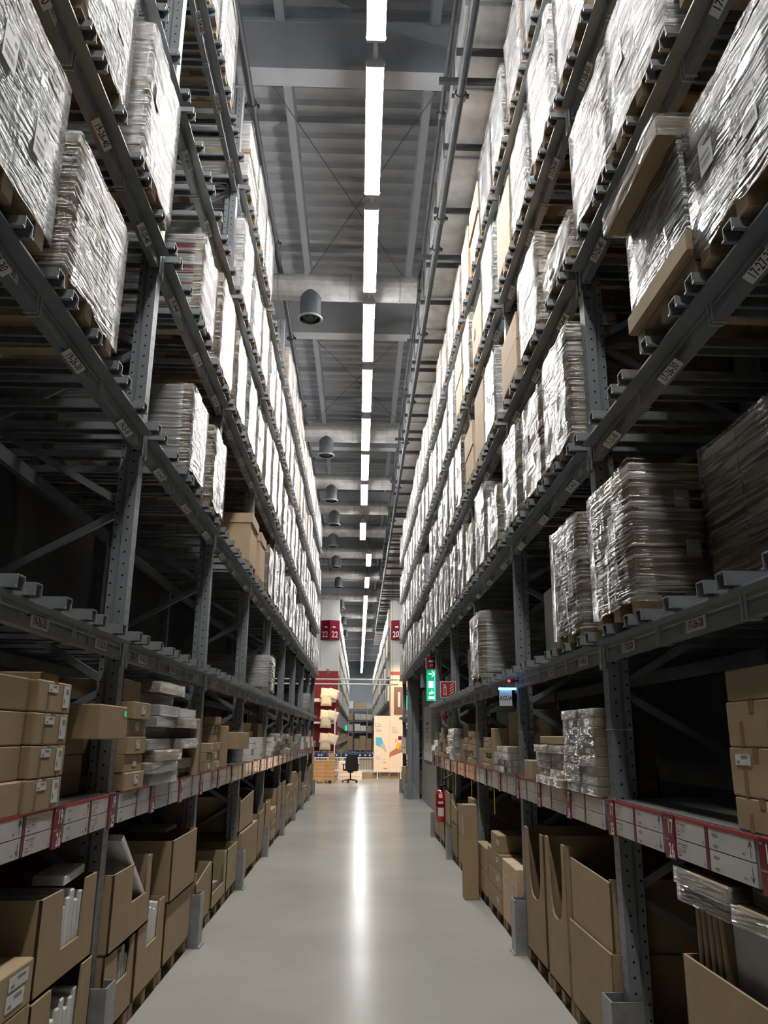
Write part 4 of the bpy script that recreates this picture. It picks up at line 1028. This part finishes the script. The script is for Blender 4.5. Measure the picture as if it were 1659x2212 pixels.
O('tie', MB().box(-0.02, 0.20, -0.13, -0.121, 1.80, 1.81, 'wire').mesh('tie'), t)
# green emergency exit sign hung over the aisle, facing the camera
def man_and_arrow(parent, w, h):
    y = -0.026
    b = MB()
    def rc(xa, xb, za, zb, m): b.poly([(xa * w, y, za * h), (xb * w, y, za * h), (xb * w, y, zb * h), (xa * w, y, zb * h)], m)
    rc(-0.3, 0.1, 0.36, 0.40, 'exitwhite')
    for s in (-1, 1):
        b.poly([(0.0, y, 0.38 * h + s * 0.10 * h), (0.12 * w, y, 0.38 * h + s * 0.10 * h), (0.38 * w, y, 0.38 * h), (0.24 * w, y, 0.38 * h)][::s], 'exitwhite')
    rc(-0.30, 0.22, -0.08, 0.14, 'exitwhite')
    b2 = MB(); 
    b.poly([(0.0 * w, y, -0.20 * h), (0.10 * w, y, -0.20 * h), (0.10 * w, y, -0.14 * h), (0.0, y, -0.14 * h)], 'exitwhite')
    b.poly([(-0.25 * w, y, -0.30 * h), (0.25 * w, y, -0.26 * h), (0.22 * w, y, -0.21 * h), (-0.2 * w, y, -0.22 * h)], 'exitwhite')
    b.poly([(-0.3 * w, y, -0.44 * h), (0.3 * w, y, -0.44 * h), (0.3 * w, y, -0.36 * h), (-0.3 * w, y, -0.36 * h)], 'exitwhite')
    O('pictogram', b.mesh('pictogram'), parent)
def exit_sign(x, y, z, w, h, label, pict=True, rod=0.4):
    t = E('exit_sign', (x, y, z), 0, label, 'exit sign', 'green exit signs')
    O('panel', MB().box(-w / 2, w / 2, -0.02, 0.02, -h / 2, h / 2, 'exitgreen').mesh('panel'), t)
    O('lit_edge', MB().box(w * 0.30, w / 2 + 0.003, -0.023, 0.023, -h / 2, h / 2, 'exitcyan').mesh('lit_edge'), t)
    O('hanger', MB().cyl((0, 0, h / 2), (0, 0, h / 2 + (rod if y < 20 else 11.1 - z - h / 2)), 0.008, 'pipe', 6).mesh('hanger'), t)
    if pict: man_and_arrow(t, w, h)
exit_sign(1.44, 16.4, 2.74, 0.19, 0.60, 'lit green exit sign with arrow hanging beside the right rack end')
exit_sign(1.66, 30.0, 2.95, 0.17, 0.55, 'lit green exit sign farther off before the beige pillar', True)
exit_sign(-1.33, 44.6, 2.95, 0.16, 0.55, 'thin green exit sign at the start of the far left rack', False)
exit_sign(-1.05, 66.0, 2.35, 0.16, 0.4, 'tiny green exit sign deep in the far aisle', False)
o = plain('row_sign', MB().box(-0.10, 0.10, -0.08, 0.08, -0.12, 0.12, 'signred'), 'small red box sign reading 17 above the green exit sign', 'sign', (1.42, 16.2, 3.16))
O('lettering', text_mesh('17', 0.06, 'paper', 0.001), o, (0, -0.0815, -0.05), UP)
O('fine_print', bmesh_('fpr', -0.05, 0.05, -0.0815, -0.08, 0.02, 0.05, 'paper'), o)
# fire extinguisher sign and bell and extinguisher
o = plain('fire_sign', MB().box(-0.125, 0.125, -0.006, 0.006, -0.125, 0.125, 'paper').box(-0.112, 0.112, -0.008, -0.005, -0.112, 0.112, 'fireredsign'), 'square red fire extinguisher sign above the second beam on the right', 'sign', (1.38, 12.74, 2.46))
b = MB().box(-0.075, -0.025, -0.0095, -0.008, -0.085, 0.04, 'paper').box(-0.065, -0.035, -0.0095, -0.008, 0.04, 0.075, 'paper').box(-0.085, -0.035, -0.0095, -0.008, 0.07, 0.08, 'paper')
b.box(-0.062, -0.038, -0.0100, -0.0095, -0.07, 0.02, 'fireredsign')
for i in range(4):
    z = -0.08 + i * 0.042
    b.poly([(0.02, -0.0095, z), (0.085, -0.0095, z + 0.035), (0.09, -0.0095, z + 0.06), (0.03, -0.0095, z + 0.02)], 'paper')
O('pictogram', b.mesh('pictogram'), o)
t = E('fire_bell', (1.40, 13.6, 2.06), 0, 'round red fire bell on the right rack under the second beam', 'fire bell')
O('gong', MB().lathe([(0.0, -0.03), (0.07, -0.025), (0.10, 0.0), (0.10, 0.03), (0.0, 0.03)], 'extred', 18).mesh('gong', True), t, (0, 0, 0), (0, PI / 2, 0))
O('bracket', MB().box(0, 0.06, -0.02, 0.02, -0.02, 0.02, 'black').mesh('bracket'), t)
def extinguisher(x, y, z):
    t = E('fire_extinguisher', (x, y, z), 0, 'red fire extinguisher hanging at the end of the right rack', 'fire extinguisher')
    O('cylinder', MB().lathe([(0.0, 0), (0.085, 0.01), (0.095, 0.04), (0.095, 0.42), (0.08, 0.475), (0.03, 0.50), (0.0, 0.50)], 'extred', 20).mesh('cylinder', True), t)
    O('valve', MB().cyl((0, 0, 0.5), (0, 0, 0.56), 0.022, 'black', 8).mesh('valve'), t)
    O('handle', MB().box(-0.015, 0.015, -0.10, 0.02, 0.56, 0.575, 'black').box(-0.012, 0.012, -0.09, 0.02, 0.535, 0.545, 'black').mesh('handle'), t)
    O('hose', MB().cyl((0.03, 0, 0.53), (0.10, -0.02, 0.45), 0.012, 'black', 6).cyl((0.10, -0.02, 0.45), (0.105, -0.02, 0.15), 0.012, 'black', 6).mesh('hose'), t)
    O('strap', MB().lathe([(0.097, 0.26), (0.099, 0.26), (0.099, 0.28), (0.097, 0.28)], 'black', 20).mesh('strap'), t)
    for (z0, z1, a) in ((0.38, 0.445, 0.32), (0.29, 0.325, 0.42), (0.10, 0.23, 0.5)):
        b = MB(); n = 6; k = b.mi('paper')
        for i in range(n + 1):
            th = -PI / 2 - 0.25 + (i / n - 0.5) * 2 * a
            for zz in (z0, z1): b.v.append((0.0958 * math.cos(th), 0.0958 * math.sin(th), zz))
        for i in range(n): b.f.append((2 * i, 2 * i + 2, 2 * i + 3, 2 * i + 1)); b.m.append(k)
        O('sticker', b.mesh('sticker'), t)
extinguisher(1.36, 13.75, 0.42)
# wall/pendant lanterns in the passage
for i, (x, y) in enumerate(((1.52, 19.2), (1.55, 17.6))):
    t = E('pendant_lamp', (x, y, 2.86), 0, f'{("farther", "nearer")[i]} grey unlit pendant lantern under the passage beam', 'lamp', 'pendant lanterns')
    O('shade', MB().prism([(-0.09, 0), (0.09, 0), (0.07, 0.3), (-0.07, 0.3)], -0.08, 0.08, 1, 'galv').mesh('shade'), t)
    O('cap', MB().box(-0.05, 0.05, -0.05, 0.05, 0.3, 0.36, 'galv').mesh('cap'), t)
    O('rod', MB().cyl((0, 0, 0.36), (0, 0, 0.62), 0.015, 'galv', 6).mesh('rod'), t)
# lit paper sign on the second right post
t = E('lit_sign', (1.33, 7.42, 2.03), 0, 'pale blue lit card sign under a blue lamp at the second right post', 'sign')
O('card', MB().box(-0.06, 0.055, -0.003, 0.003, -0.005, 0.135, 'paper').mesh('card'), t)
O('lettering', text_mesh('AGUA', 0.055, 'ink', 0.001, sx=0.75), t, (0, -0.0036, 0.06), UP)
O('lamp_bar', MB().box(-0.065, 0.09, -0.03, 0.012, 0.137, 0.155, 'blueled').mesh('lamp_bar'), t)
t = E('led_marker', (1.36, 7.40, 2.245), 0, 'small red glowing LED on the beam by the second right post', 'lamp')
O('bulb', MB().lathe([(0.0, -0.012), (0.010, -0.006), (0.012, 0.0), (0.010, 0.006), (0.0, 0.012)], 'redled', 10).mesh('bulb', True), t)
O('base', MB().box(0.0, 0.09, -0.005, 0.012, -0.012, 0.012, 'fireredsign').mesh('base'), t)

# ------------------------------------------------------------------ cross aisle: chair, crates, bins, boards
def office_chair(x, y, rz):
    t = E('office_chair', (x, y, 0), rz, 'black office swivel chair standing in the cross aisle', 'chair')
    # seen from behind: back towards -y
    b = MB(); k = b.mi('chairfab'); n = 8
    prof = [(0.42, 0.19), (0.50, 0.235), (0.62, 0.25), (0.78, 0.245), (0.92, 0.225), (1.02, 0.20), (1.06, 0.15)]
    for sgn in (0, 1):
        for (z, hw) in prof:
            for i in range(n + 1):
                xx = -hw + 2 * hw * i / n; cur = 0.10 * (xx / 0.25) ** 2; yy = -0.24 + cur + (z - 0.42) * -0.12 + (0.05 if sgn else 0)
                b.v.append((xx, yy, z))
    m = len(prof) * (n + 1)
    for a in range(len(prof) - 1):
        for i in range(n):
            q = a * (n + 1) + i
            b.f.append((q, q + 1, q + n + 2, q + n + 1)); b.m.append(k); b.f.append((m + q, m + q + n + 1, m + q + n + 2, m + q + 1)); b.m.append(k)
    for a in range(len(prof) - 1):
        for i in (0, n):
            q = a * (n + 1) + i; b.f.append((q, q + n + 1, m + q + n + 1, m + q)); b.m.append(k)
    for i in range(n):
        q = (len(prof) - 1) * (n + 1) + i; b.f.append((q, q + 1, m + q + 1, m + q)); b.m.append(k)
        b.f.append((i + 1, i, m + i, m + i + 1)); b.m.append(k)
    O('backrest', b.mesh('backrest', True), t)
    O('seat', MB().box(-0.25, 0.25, -0.22, 0.26, 0.43, 0.50, 'chairfab', 0.03).mesh('seat'), t)
    O('gas_lift', MB().cyl((0, 0, 0.10), (0, 0, 0.44), 0.028, 'black', 10).cyl((0, 0, 0.36), (0, 0, 0.43), 0.09, 'black', 8, 0.13).mesh('gas_lift'), t)
    for i in range(5):
        a = 2 * PI * i / 5 + 0.35; c, s = math.cos(a), math.sin(a)
        l = O('base_arm', MB().cyl((0, 0, 0.11), (c * 0.30, s * 0.30, 0.075), 0.028, 'black', 6, 0.018).mesh('base_arm'), t)
        O('caster', MB().cyl((c * 0.30 - s * 0.025, s * 0.30 + c * 0.025, 0.031), (c * 0.30 + s * 0.025, s * 0.30 - c * 0.025, 0.031), 0.031, 'black', 10).mesh('caster'), l)
    for s in (-1, 1):
        O('armrest', MB().box(s * 0.29 - 0.03, s * 0.29 + 0.03, -0.16, 0.12, 0.66, 0.69, 'black', 0.01).box(s * 0.29 - 0.015, s * 0.29 + 0.015, -0.05, 0.02, 0.44, 0.66, 'black').box(min(s * 0.29, s * 0.2), max(s * 0.29, s * 0.2), -0.05, 0.02, 0.44, 0.46, 'black').mesh('armrest'), t)
office_chair(-0.30, 33.0, 0.25)
def crate(x0, x1, y, z0, z1, label, m='woodpanel', d=0.8):
    t = E('wooden_crate', ((x0 + x1) / 2, y, z0), 0, label, 'crate', 'wooden crates in the cross aisle'); w = x1 - x0; h = z1 - z0
    O('body', MB().box(-w / 2 + 0.02, w / 2 - 0.02, 0.02, d, 0.10, h - 0.01, m).mesh('body'), t)
    n = 5
    for i in range(n):
        for c in (0, 1):
            O('front_panel', bmesh_('front_panel', 0.006, w / 2 - 0.006, 0, 0.018, 0.004, (h - 0.1) / n - 0.004, m), t, (-w / 2 + c * w / 2, 0, 0.1 + i * (h - 0.1) / n))
    O('lid', MB().box(-w / 2, w / 2, -0.01, d + 0.01, h - 0.01, h + 0.012, 'card').mesh('lid'), t)
    for xx in (-w / 2 + 0.02, -0.05, w / 2 - 0.12): O('foot', MB().box(xx, xx + 0.10, 0.0, d, 0, 0.10, 'wood').mesh('foot'), t)
crate(-1.70, -0.90, 32.3, 0.0, 0.80, 'wide wooden crate on the floor left of the office chair')
crate(-1.20, -0.62 - 0.32, 33.4, 0.0, 1.06, 'narrower taller wooden crate behind the wide one')
o = plain('white_slab', MB().box(-0.95, 0.05, 0, 1.0, 0, 0.14, 'boardpink').box(-0.92, 0.0, 0.05, 1.0, 0.15, 0.28, 'boardpink').box(-0.94, -0.1, 0.05, 1.0, 0.29, 0.42, 'boardpink').box(-0.92, -0.3, 0.05, 0.9, 0.43, 0.72, 'boardpink'), 'stack of pale wrapped mattresses behind the office chair', 'mattress', (0.1, 35.0, 0.0))
def bag_bin(x0, x1, y, label, i0):
    t = E('display_cage', ((x0 + x1) / 2, y, 0), 0, label, 'display cage', 'wire display cages of bags'); w = x1 - x0
    O('top_frame', MB().box(-w / 2, w / 2, -0.02, 0.02, 0.80, 0.84, 'rail').box(-w / 2, w / 2, 0.76, 0.80, 0.80, 0.84, 'rail').mesh('top_frame'), t)
    O('bottom_shelf', MB().box(-w / 2, w / 2, -0.02, 0.8, 0.26, 0.31, 'rail').mesh('bottom_shelf'), t)
    for x in (-w / 2 + 0.02, 0, w / 2 - 0.02): O('leg', MB().box(x - 0.015, x + 0.015, -0.015, 0.015, 0, 0.82, 'rail').mesh('leg'), t)
    for i in range(int(w / 0.12)): O('bar', MB().cyl((-w / 2 + 0.06 + i * 0.12, -0.01, 0.30), (-w / 2 + 0.06 + i * 0.12, -0.01, 0.82), 0.008, 'rail', 6).mesh('bar'), t)
    O('inner_panel', MB().box(-w / 2 + 0.03, w / 2 - 0.03, 0.1, 0.14, 0.31, 0.80, 'greypanel').mesh('inner_panel'), t)
    for i in range(int(w / 0.22)):
        rr = random.Random(i + i0); xx = x0 + 0.13 + i * 0.22
        bag = MB().lathe([(0.0, 0), (0.12, 0.02), (0.15, 0.10), (0.11, 0.22), (0.03, 0.30), (0.0, 0.30)], 'bagblue', 9).box(-0.03, 0.04, -0.145, -0.10, 0.08, 0.15, 'paper')
        plain('blue_bag', bag, f'folded dark blue bag, {ORD[(i + i0) % 20]} from the left in the row of display cages', 'bag', (xx, y + 0.2, 0.80), (0, 0, rr.uniform(-0.6, 0.6)), 'blue bags in the cages', True)
bag_bin(-1.95, -0.75, 37.2, 'left wire display cage of blue bags behind the crates', 0)
bag_bin(-0.72, 0.72, 37.4, 'right wire display cage of blue bags behind the office chair', 6)
for i in range(6):
    plain('carton', MB().box(-0.18, 0.18, 0, 0.4, 0, 0.24, 'cardd'), f'small dark carton on the floor under the pale board, {ORD[i]} from the left', 'box', (0.35 + i * 0.40, 36.2, 0), group='small dark cartons under the board')
def info_board():
    t = E('information_board', (1.32, 36.0, 0.28), 0, 'tall two-leaf beige information board with sofa and map pictures', 'board')
    for i, (x0, x1) in enumerate(((-0.66, 0.0), (0.006, 0.66))):
        p = O('leaf', MB().box(x0, x1, 0, 0.05, 0, 2.33, 'boardpink').mesh('leaf'), t)
        b = MB(); y = -0.002
        def pol(pts, m): b.poly([(x0 + px, y, pz) for px, pz in pts], m)
        def rc(xa, xb, za, zb, m): pol([(xa, za), (xb, za), (xb, zb), (xa, zb)], m)
        if i == 0:
            pol([(0.08, 1.1), (0.34, 0.98), (0.42, 1.1), (0.33, 1.42), (0.08, 1.42)], 'skyblue')
            y = -0.003
            pol([(0.25, 1.07), (0.52, 0.80), (0.55, 0.86), (0.42, 1.22)], 'greyblue')
            for k in range(3): rc(0.08, 0.34 - 0.03 * k, 1.66 + 0.05 * k, 1.675 + 0.05 * k, 'inkgrey')
            for k in range(3): rc(0.08, 0.30, 0.52 + 0.07 * k, 0.535 + 0.07 * k, 'skyblue' if k < 2 else 'greyblue')
            rc(0.40, 0.55, 0.36, 0.42, 'yellow'); rc(0.40, 0.52, 0.50, 0.515, 'inkgrey')
            rc(0.06, 0.20, 1.86, 1.872, 'ink'); rc(0.06, 0.20, 1.99, 2.0, 'ink'); rc(0.06, 0.07, 1.86, 2.0, 'ink'); rc(0.20, 0.21, 1.86, 2.0, 'ink')
            pol([(0.21, 1.955), (0.26, 1.955), (0.30, 1.91), (0.30, 1.86), (0.29, 1.86), (0.29, 1.905), (0.255, 1.945), (0.21, 1.945)], 'ink'); rc(0.21, 0.30, 1.86, 1.87, 'ink')
            rc(0.42, 0.58, 0.13, 0.16, 'inkgrey')
        else:
            pol([(0.0, 0.60), (0.50, 0.80), (0.52, 0.92), (0.30, 0.98), (0.02, 0.80)], 'sofa')
            y = -0.003
            pol([(0.26, 1.0), (0.46, 0.92), (0.54, 1.1), (0.50, 1.22), (0.32, 1.18)], 'yellow')
            rc(0.0, 0.52, 0.52, 0.57, 'boardpink')
            for zx in (0.30, 0.56): pol([(zx - 0.04, 1.2), (zx - 0.03, 1.2), (zx, 1.36), (zx - 0.02, 1.38)], 'ink'); pol([(zx + 0.05, 1.2), (zx + 0.06, 1.2), (zx + 0.0, 1.38), (zx, 1.36)], 'ink')
        O('picture', b.mesh('picture'), p)
        if i == 1:
            b = MB()
            for k in range(4): rc(0.10, 0.36 - 0.02 * k, 1.62 + 0.075 * k, 1.635 + 0.075 * k, 'inkgrey')
            O('print', b.mesh('print'), p)
    for x in (-0.5, 0.5): O('foot', MB().box(x - 0.03, x + 0.03, -0.15, 0.25, -0.28, -0.25, 'rail').box(x - 0.02, x + 0.02, 0.02, 0.06, -0.25, 0.02, 'rail').mesh('foot'), t)
info_board()
o = plain('price_flag', MB().box(-0.18, 0.18, -0.01, 0.01, -0.08, 0.08, 'signred').cyl((0.17, 0.02, -1.68), (0.17, 0.02, 0.08), 0.012, 'rail', 6), 'small dark red flag sign sticking out beside the information board', 'sign', (1.86, 35.5, 1.68))
# hanging double white rail across the cross aisle
for i, z in enumerate((4.43, 4.20)):
    plain('hanging_rail', MB().cyl((-6, 40.2, z), (1.9, 40.2, z), 0.035, 'rail', 8).cyl((1.6, 40.2, z), (1.6, 40.2, 11.1), 0.006, 'pipe', 5).cyl((-4, 40.2, z), (-4, 40.2, 11.1), 0.006, 'pipe', 5), f'{("upper", "lower")[i]} thin white rail spanning the cross aisle', 'rail', group='white rails across the cross aisle')
plain('thin_pole', MB().cyl((-0.98, 33.9, 0), (-0.98, 33.9, 2.82), 0.025, 'rail', 8), 'thin white pole standing beside the red display wall', 'pole')
# ------------------------------------------------------------------ far racks with their white and red end panels
def end_panel(x0, x1, y, label, red, low):
    t = E('rack_end_panel', ((x0 + x1) / 2, y, 0), 0, label, 'end panel'); w = x1 - x0
    O('upper_panel', MB().box(-w / 2, w / 2, 0, 0.08, 5.12, 9.0, 'white').mesh('upper_panel'), t)
    O('red_band', MB().box(-w / 2, w / 2, -0.005, 0.08, red, 5.12, 'wallred').mesh('red_band'), t)
    if red > 0.1: O('lower_panel', MB().box(-w / 2, w / 2, 0, 0.08, 0, red, low).mesh('lower_panel'), t)
    return t
end_panel(-2.55, -1.15, 44.0, 'white and red end panel of the far left rack', 0.0, 'wallred')
end_panel(1.67, 2.85, 44.0, 'white end panel with beige lower part of the far right rack', 4.93, 'beige')
def corner_sign(x, y, z, num, label):
    t = E('row_sign', (x, y, z), 0, label, 'sign', 'red row signs on the far rack ends')
    hw, hh = 0.52, 0.53
    O('sign_body', MB().prism([(-hw, 0), (0, -0.28), (hw, 0)], -hh, hh, 2, 'signred').mesh('sign_body'), t)
    a = math.atan2(0.28, hw)
    for s in (-1, 1):
        O('lettering', text_mesh(num, 0.46, 'paper', 0.006, sx=0.85), t, (s * 0.27, -0.14 - 0.008, -0.25), (PI / 2, 0, s * a))
        O('fine_print', bmesh_('fpx', -0.09, 0.09, -0.002, 0.0, -0.035, 0.035, 'paper'), t, (s * 0.22 , -0.165 - 0.006, 0.16), (0, 0, s * a))
corner_sign(-1.66, 43.98, 7.3, '22', 'red folded sign reading 22 on the far left panel')
corner_sign(2.20, 43.98, 7.35, '20', 'red folded sign reading 20 on the far right panel')
# poster with a big 1 on the beige pillar
o = plain('poster', MB().box(1.86, 2.6, 43.93, 43.99, 2.9, 4.3, 'brownposter'), 'brown poster with a large white numeral 1 on the beige lower panel', 'poster')
O('lettering', text_mesh('1', 1.1, 'paper', 0.01), o, (2.12, 43.925, 3.6), UP)
plain('notice', MB().box(1.72, 2.05, 43.93, 43.99, 1.6, 2.7, 'boardpink'), 'pale notice on the beige lower panel below the poster', 'notice')
# red display wall with shelves of pillows in front of the left end panel
def pillow_mesh():
    b = MB(); k = b.mi('pillow'); n = 8
    for s in (-1, 1):
        for i in range(n + 1):
            for j in range(n + 1):
                u, v = i / n * 2 - 1, j / n * 2 - 1
                t = 0.09 * (max(0, (1 - u ** 4) * (1 - v ** 4))) ** 0.5
                pin = 1 - 0.06 * (1 - abs(u)) * 0 - 0.05 * (1 - v * v) * (abs(u) > 0.99)
                b.v.append((u * 0.25 * pin, s * t, v * 0.25))
    m = (n + 1) ** 2
    for i in range(n):
        for j in range(n):
            q = i * (n + 1) + j
            b.f.append((q, q + n + 1, q + n + 2, q + 1)); b.m.append(k); b.f.append((m + q, m + q + 1, m + q + n + 2, m + q + n + 1)); b.m.append(k)
    return b.mesh('pillow', True)
pm_ = pillow_mesh()
for r, z in enumerate((3.55, 2.45, 1.30)):
    t = E('wall_shelf', (-1.75, 42.6, z), 0, f'{("top", "middle", "bottom")[r]} white shelf on the red display wall', 'shelf', 'shelves on the red wall')
    O('board', MB().box(-0.75, 0.5, 0, 1.3, -0.10, 0.0 if r else 0.06, 'white' if r < 2 else 'black').mesh('board'), t)
    for i, (dx, dz, ry, rx) in enumerate([(0.0, 0.34, 0.1, -0.3), (0.36, 0.30, 0.3, -0.2), (0.02, -0.02 if r < 2 else 0.04, 0.02, 0.1)]):
        o = O('pillow', pm_, None, (-1.72 + dx, 42.5, z + dz), (rx, ry, 0.1), (1.15, 1.0, 1.2 if i == 2 else 1.0))
        tag(o, f'cream patterned pillow, {("upper left", "upper right", "lower hanging")[i]} of three on the {("top", "middle", "bottom")[r]} shelf', 'pillow', 'pillows on the red wall')
plain('carton', MB().box(-2.6, -1.9, 41.5, 42.4, 0, 1.0, 'card'), 'left brown carton at the foot of the red display wall', 'box')
plain('carton', MB().box(-1.85, -1.2, 41.5, 42.4, 0, 1.0, 'card'), 'right brown carton at the foot of the red display wall', 'box')
# track spotlights washing the display area
t = E('light_track', (0, 0, 0), 0, 'white light track with a spotlight on the red wall', 'lamp')
O('track', MB().box(-3.2, -1.35, 41.0, 41.05, 5.0, 5.05, 'rail').mesh('track'), t)
O('suspension', MB().cyl((-2.0, 41.02, 5.05), (-2.0, 41.02, 11.1), 0.006, 'pipe', 5).mesh('suspension'), t)
O('spot_head', MB().cyl((-1.62, 41.0, 4.95), (-1.62, 41.15, 4.80), 0.08, 'housing', 10, 0.10).mesh('spot_head'), t)
def spot(x, y, z, tx, ty, tz, e, ang, label):
    ld = bpy.data.lights.new('spot', 'SPOT'); ld.energy = e; ld.color = (1.0, 0.70, 0.42); ld.spot_size = math.radians(ang); ld.spot_blend = 0.6; ld.shadow_soft_size = 0.06
    o = O('spotlight', ld, None, (x, y, z)); d = Vector((tx - x, ty - y, tz - z)); o.rotation_euler = d.to_track_quat('-Z', 'Y').to_euler()
    return o
spot(-1.62, 41.1, 4.75, -1.7, 43, 2.0, 260, 80, '')
spot(0.9, 30.5, 5.6, 1.3, 36.0, 1.4, 1100, 50, '')
spot(2.3, 40.0, 5.4, 2.2, 44.0, 3.0, 900, 70, '')
spot(-1.0, 29.5, 5.4, -0.9, 33.5, 0.4, 550, 75, '')
def far_rack(s):
    S = SL if s < 0 else SR
    nm = 'left' if s < 0 else 'right'
    X = -1.28 if s < 0 else 1.62
    root = E('pallet_rack', (X, 0, 0), S.rz, f'far {nm} pallet rack beyond the cross aisle, full of wrapped loads', 'pallet rack')
    Y = 44.2
    pm2 = MB().prism(POST, 0.0, 8.95, 2, 'rack').mesh('post')
    ys = []
    while Y < 97: ys.append(Y); Y += 2.7
    for y in ys:
        p = O('upright', pm2, root, (U(S, y), 0, 0)); O('rear_post', pm2, p, (0, 1.02, 0))
    L = ys[-1] - ys[0]; uc = U(S, (ys[0] + ys[-1]) / 2)
    for z in list(S.lv.values()):
        O('beam', cached(('farbeam', round(L, 2)), lambda: MB().prism(BEAM, -L / 2, L / 2, 0, 'rack').mesh('beam')), root, (uc, 0, z))
    O('price_rail', MB().box(-L / 2, L / 2, -0.05, 1.0, 1.25, 1.42, 'greypanel').mesh('price_rail'), root, (uc, 0, 0))
    b = MB(); rr = random.Random(8 + s)
    for y in ys[:-1]:
        for k in range(3):
            for z in list(S.lv.values())[1:]:
                if rr.random() < 0.06: continue
                u = U(S, y + 0.45 + 0.9 * k); h = rr.uniform(0.7, 1.05); w = rr.uniform(0.34, 0.38)
                b.box(u - w, u + w, -0.1, 0.95, z + 0.06, z + 0.06 + h, rr.choice(('white_card', 'grey_card', 'grey_card', 'card', 'dark_card')))
    tag(O('wrapped_load', b.mesh('far_loads')), f'dense rows of distant wrapped pallet loads on the far {nm} rack', 'pallet load', kind='stuff')
    o = bpy.data.objects[-1] if False else None
    b2 = MB()
    for y in ys[:-1]:
        for k in range(3):
            for (z0, hh) in ((0.02, rr.uniform(0.5, 1.0)), (1.43, rr.uniform(0.2, 0.6))):
                u = U(S, y + 0.45 + 0.9 * k); b2.box(u - 0.37, u + 0.37, -0.02, 0.8, z0, z0 + hh, rr.choice(('card', 'cardd', 'card')))
    q = tag(O('carton', b2.mesh('far_cartons')), f'distant brown cartons low on the far {nm} rack', 'box', kind='stuff')
    for ob in (q,): ob.location = (X, 0, 0); ob.rotation_euler = (0, 0, S.rz)
    return root, X, S
for s in (-1, 1):
    root, X, S = far_rack(s)
for ob in [o for o in sc.objects if o.name.startswith('wrapped_load')]:
    left = 'left' in ob['label']; ob.location = (-1.28 if left else 1.62, 0, 0); ob.rotation_euler = (0, 0, SL.rz if left else SR.rz)
struct('wall_behind_far_left_rack', MB().box(-2.75, -2.65, 44.3, 97, 0, 8.6, 'darkwall'))
struct('wall_behind_far_right_rack', MB().box(3.0, 3.1, 44.3, 97, 0, 8.6, 'darkwall'))
# corrugated end wall and the rack in front of it
b = MB(); x = -3.5
while x < 3.5:
    b.box(x, x + 0.14, 99.38, 99.5, 0, 10.9, 'endwall'); b.box(x + 0.14, x + 0.22, 99.44, 99.5, 0, 10.9, 'endwall'); x += 0.22
struct('trim_1', b)
t = E('pallet_rack', (0, 97.5, 0), 0, 'rack standing across the end of the far aisle', 'pallet rack')
for x in (-1.2, 0.95): O('upright', MB().prism(POST, 0, 6.0, 2, 'galv').mesh('upright'), t, (x, 0, 0))
for z in (2.2, 3.5, 4.75): O('beam', MB().prism(BEAM, -2.6, 2.6, 0, 'galv').mesh('beam'), t, (0, 0, z))
for i, z in enumerate((0.15, 2.26, 3.56, 4.81)):
    for j, x in enumerate((-1.05, -0.2, 0.5, 1.2)):
        rr = random.Random(i * 5 + j)
        plain('pallet_load', MB().box(-0.33, 0.33, 0, 0.8, 0, 0.10, 'wood').box(-0.32, 0.32, 0, 0.8, 0.10, 0.10 + rr.uniform(0.45, 0.85) + (0.7 if i == 0 else 0), rr.choice(('white_card', 'card', 'grey_card')) if i else 'card'),
              f'distant pallet load on the end rack, {ORD[i]} level up and {ORD[j]} from the left', 'pallet load', (x, 97.48, z), group='loads on the end rack')
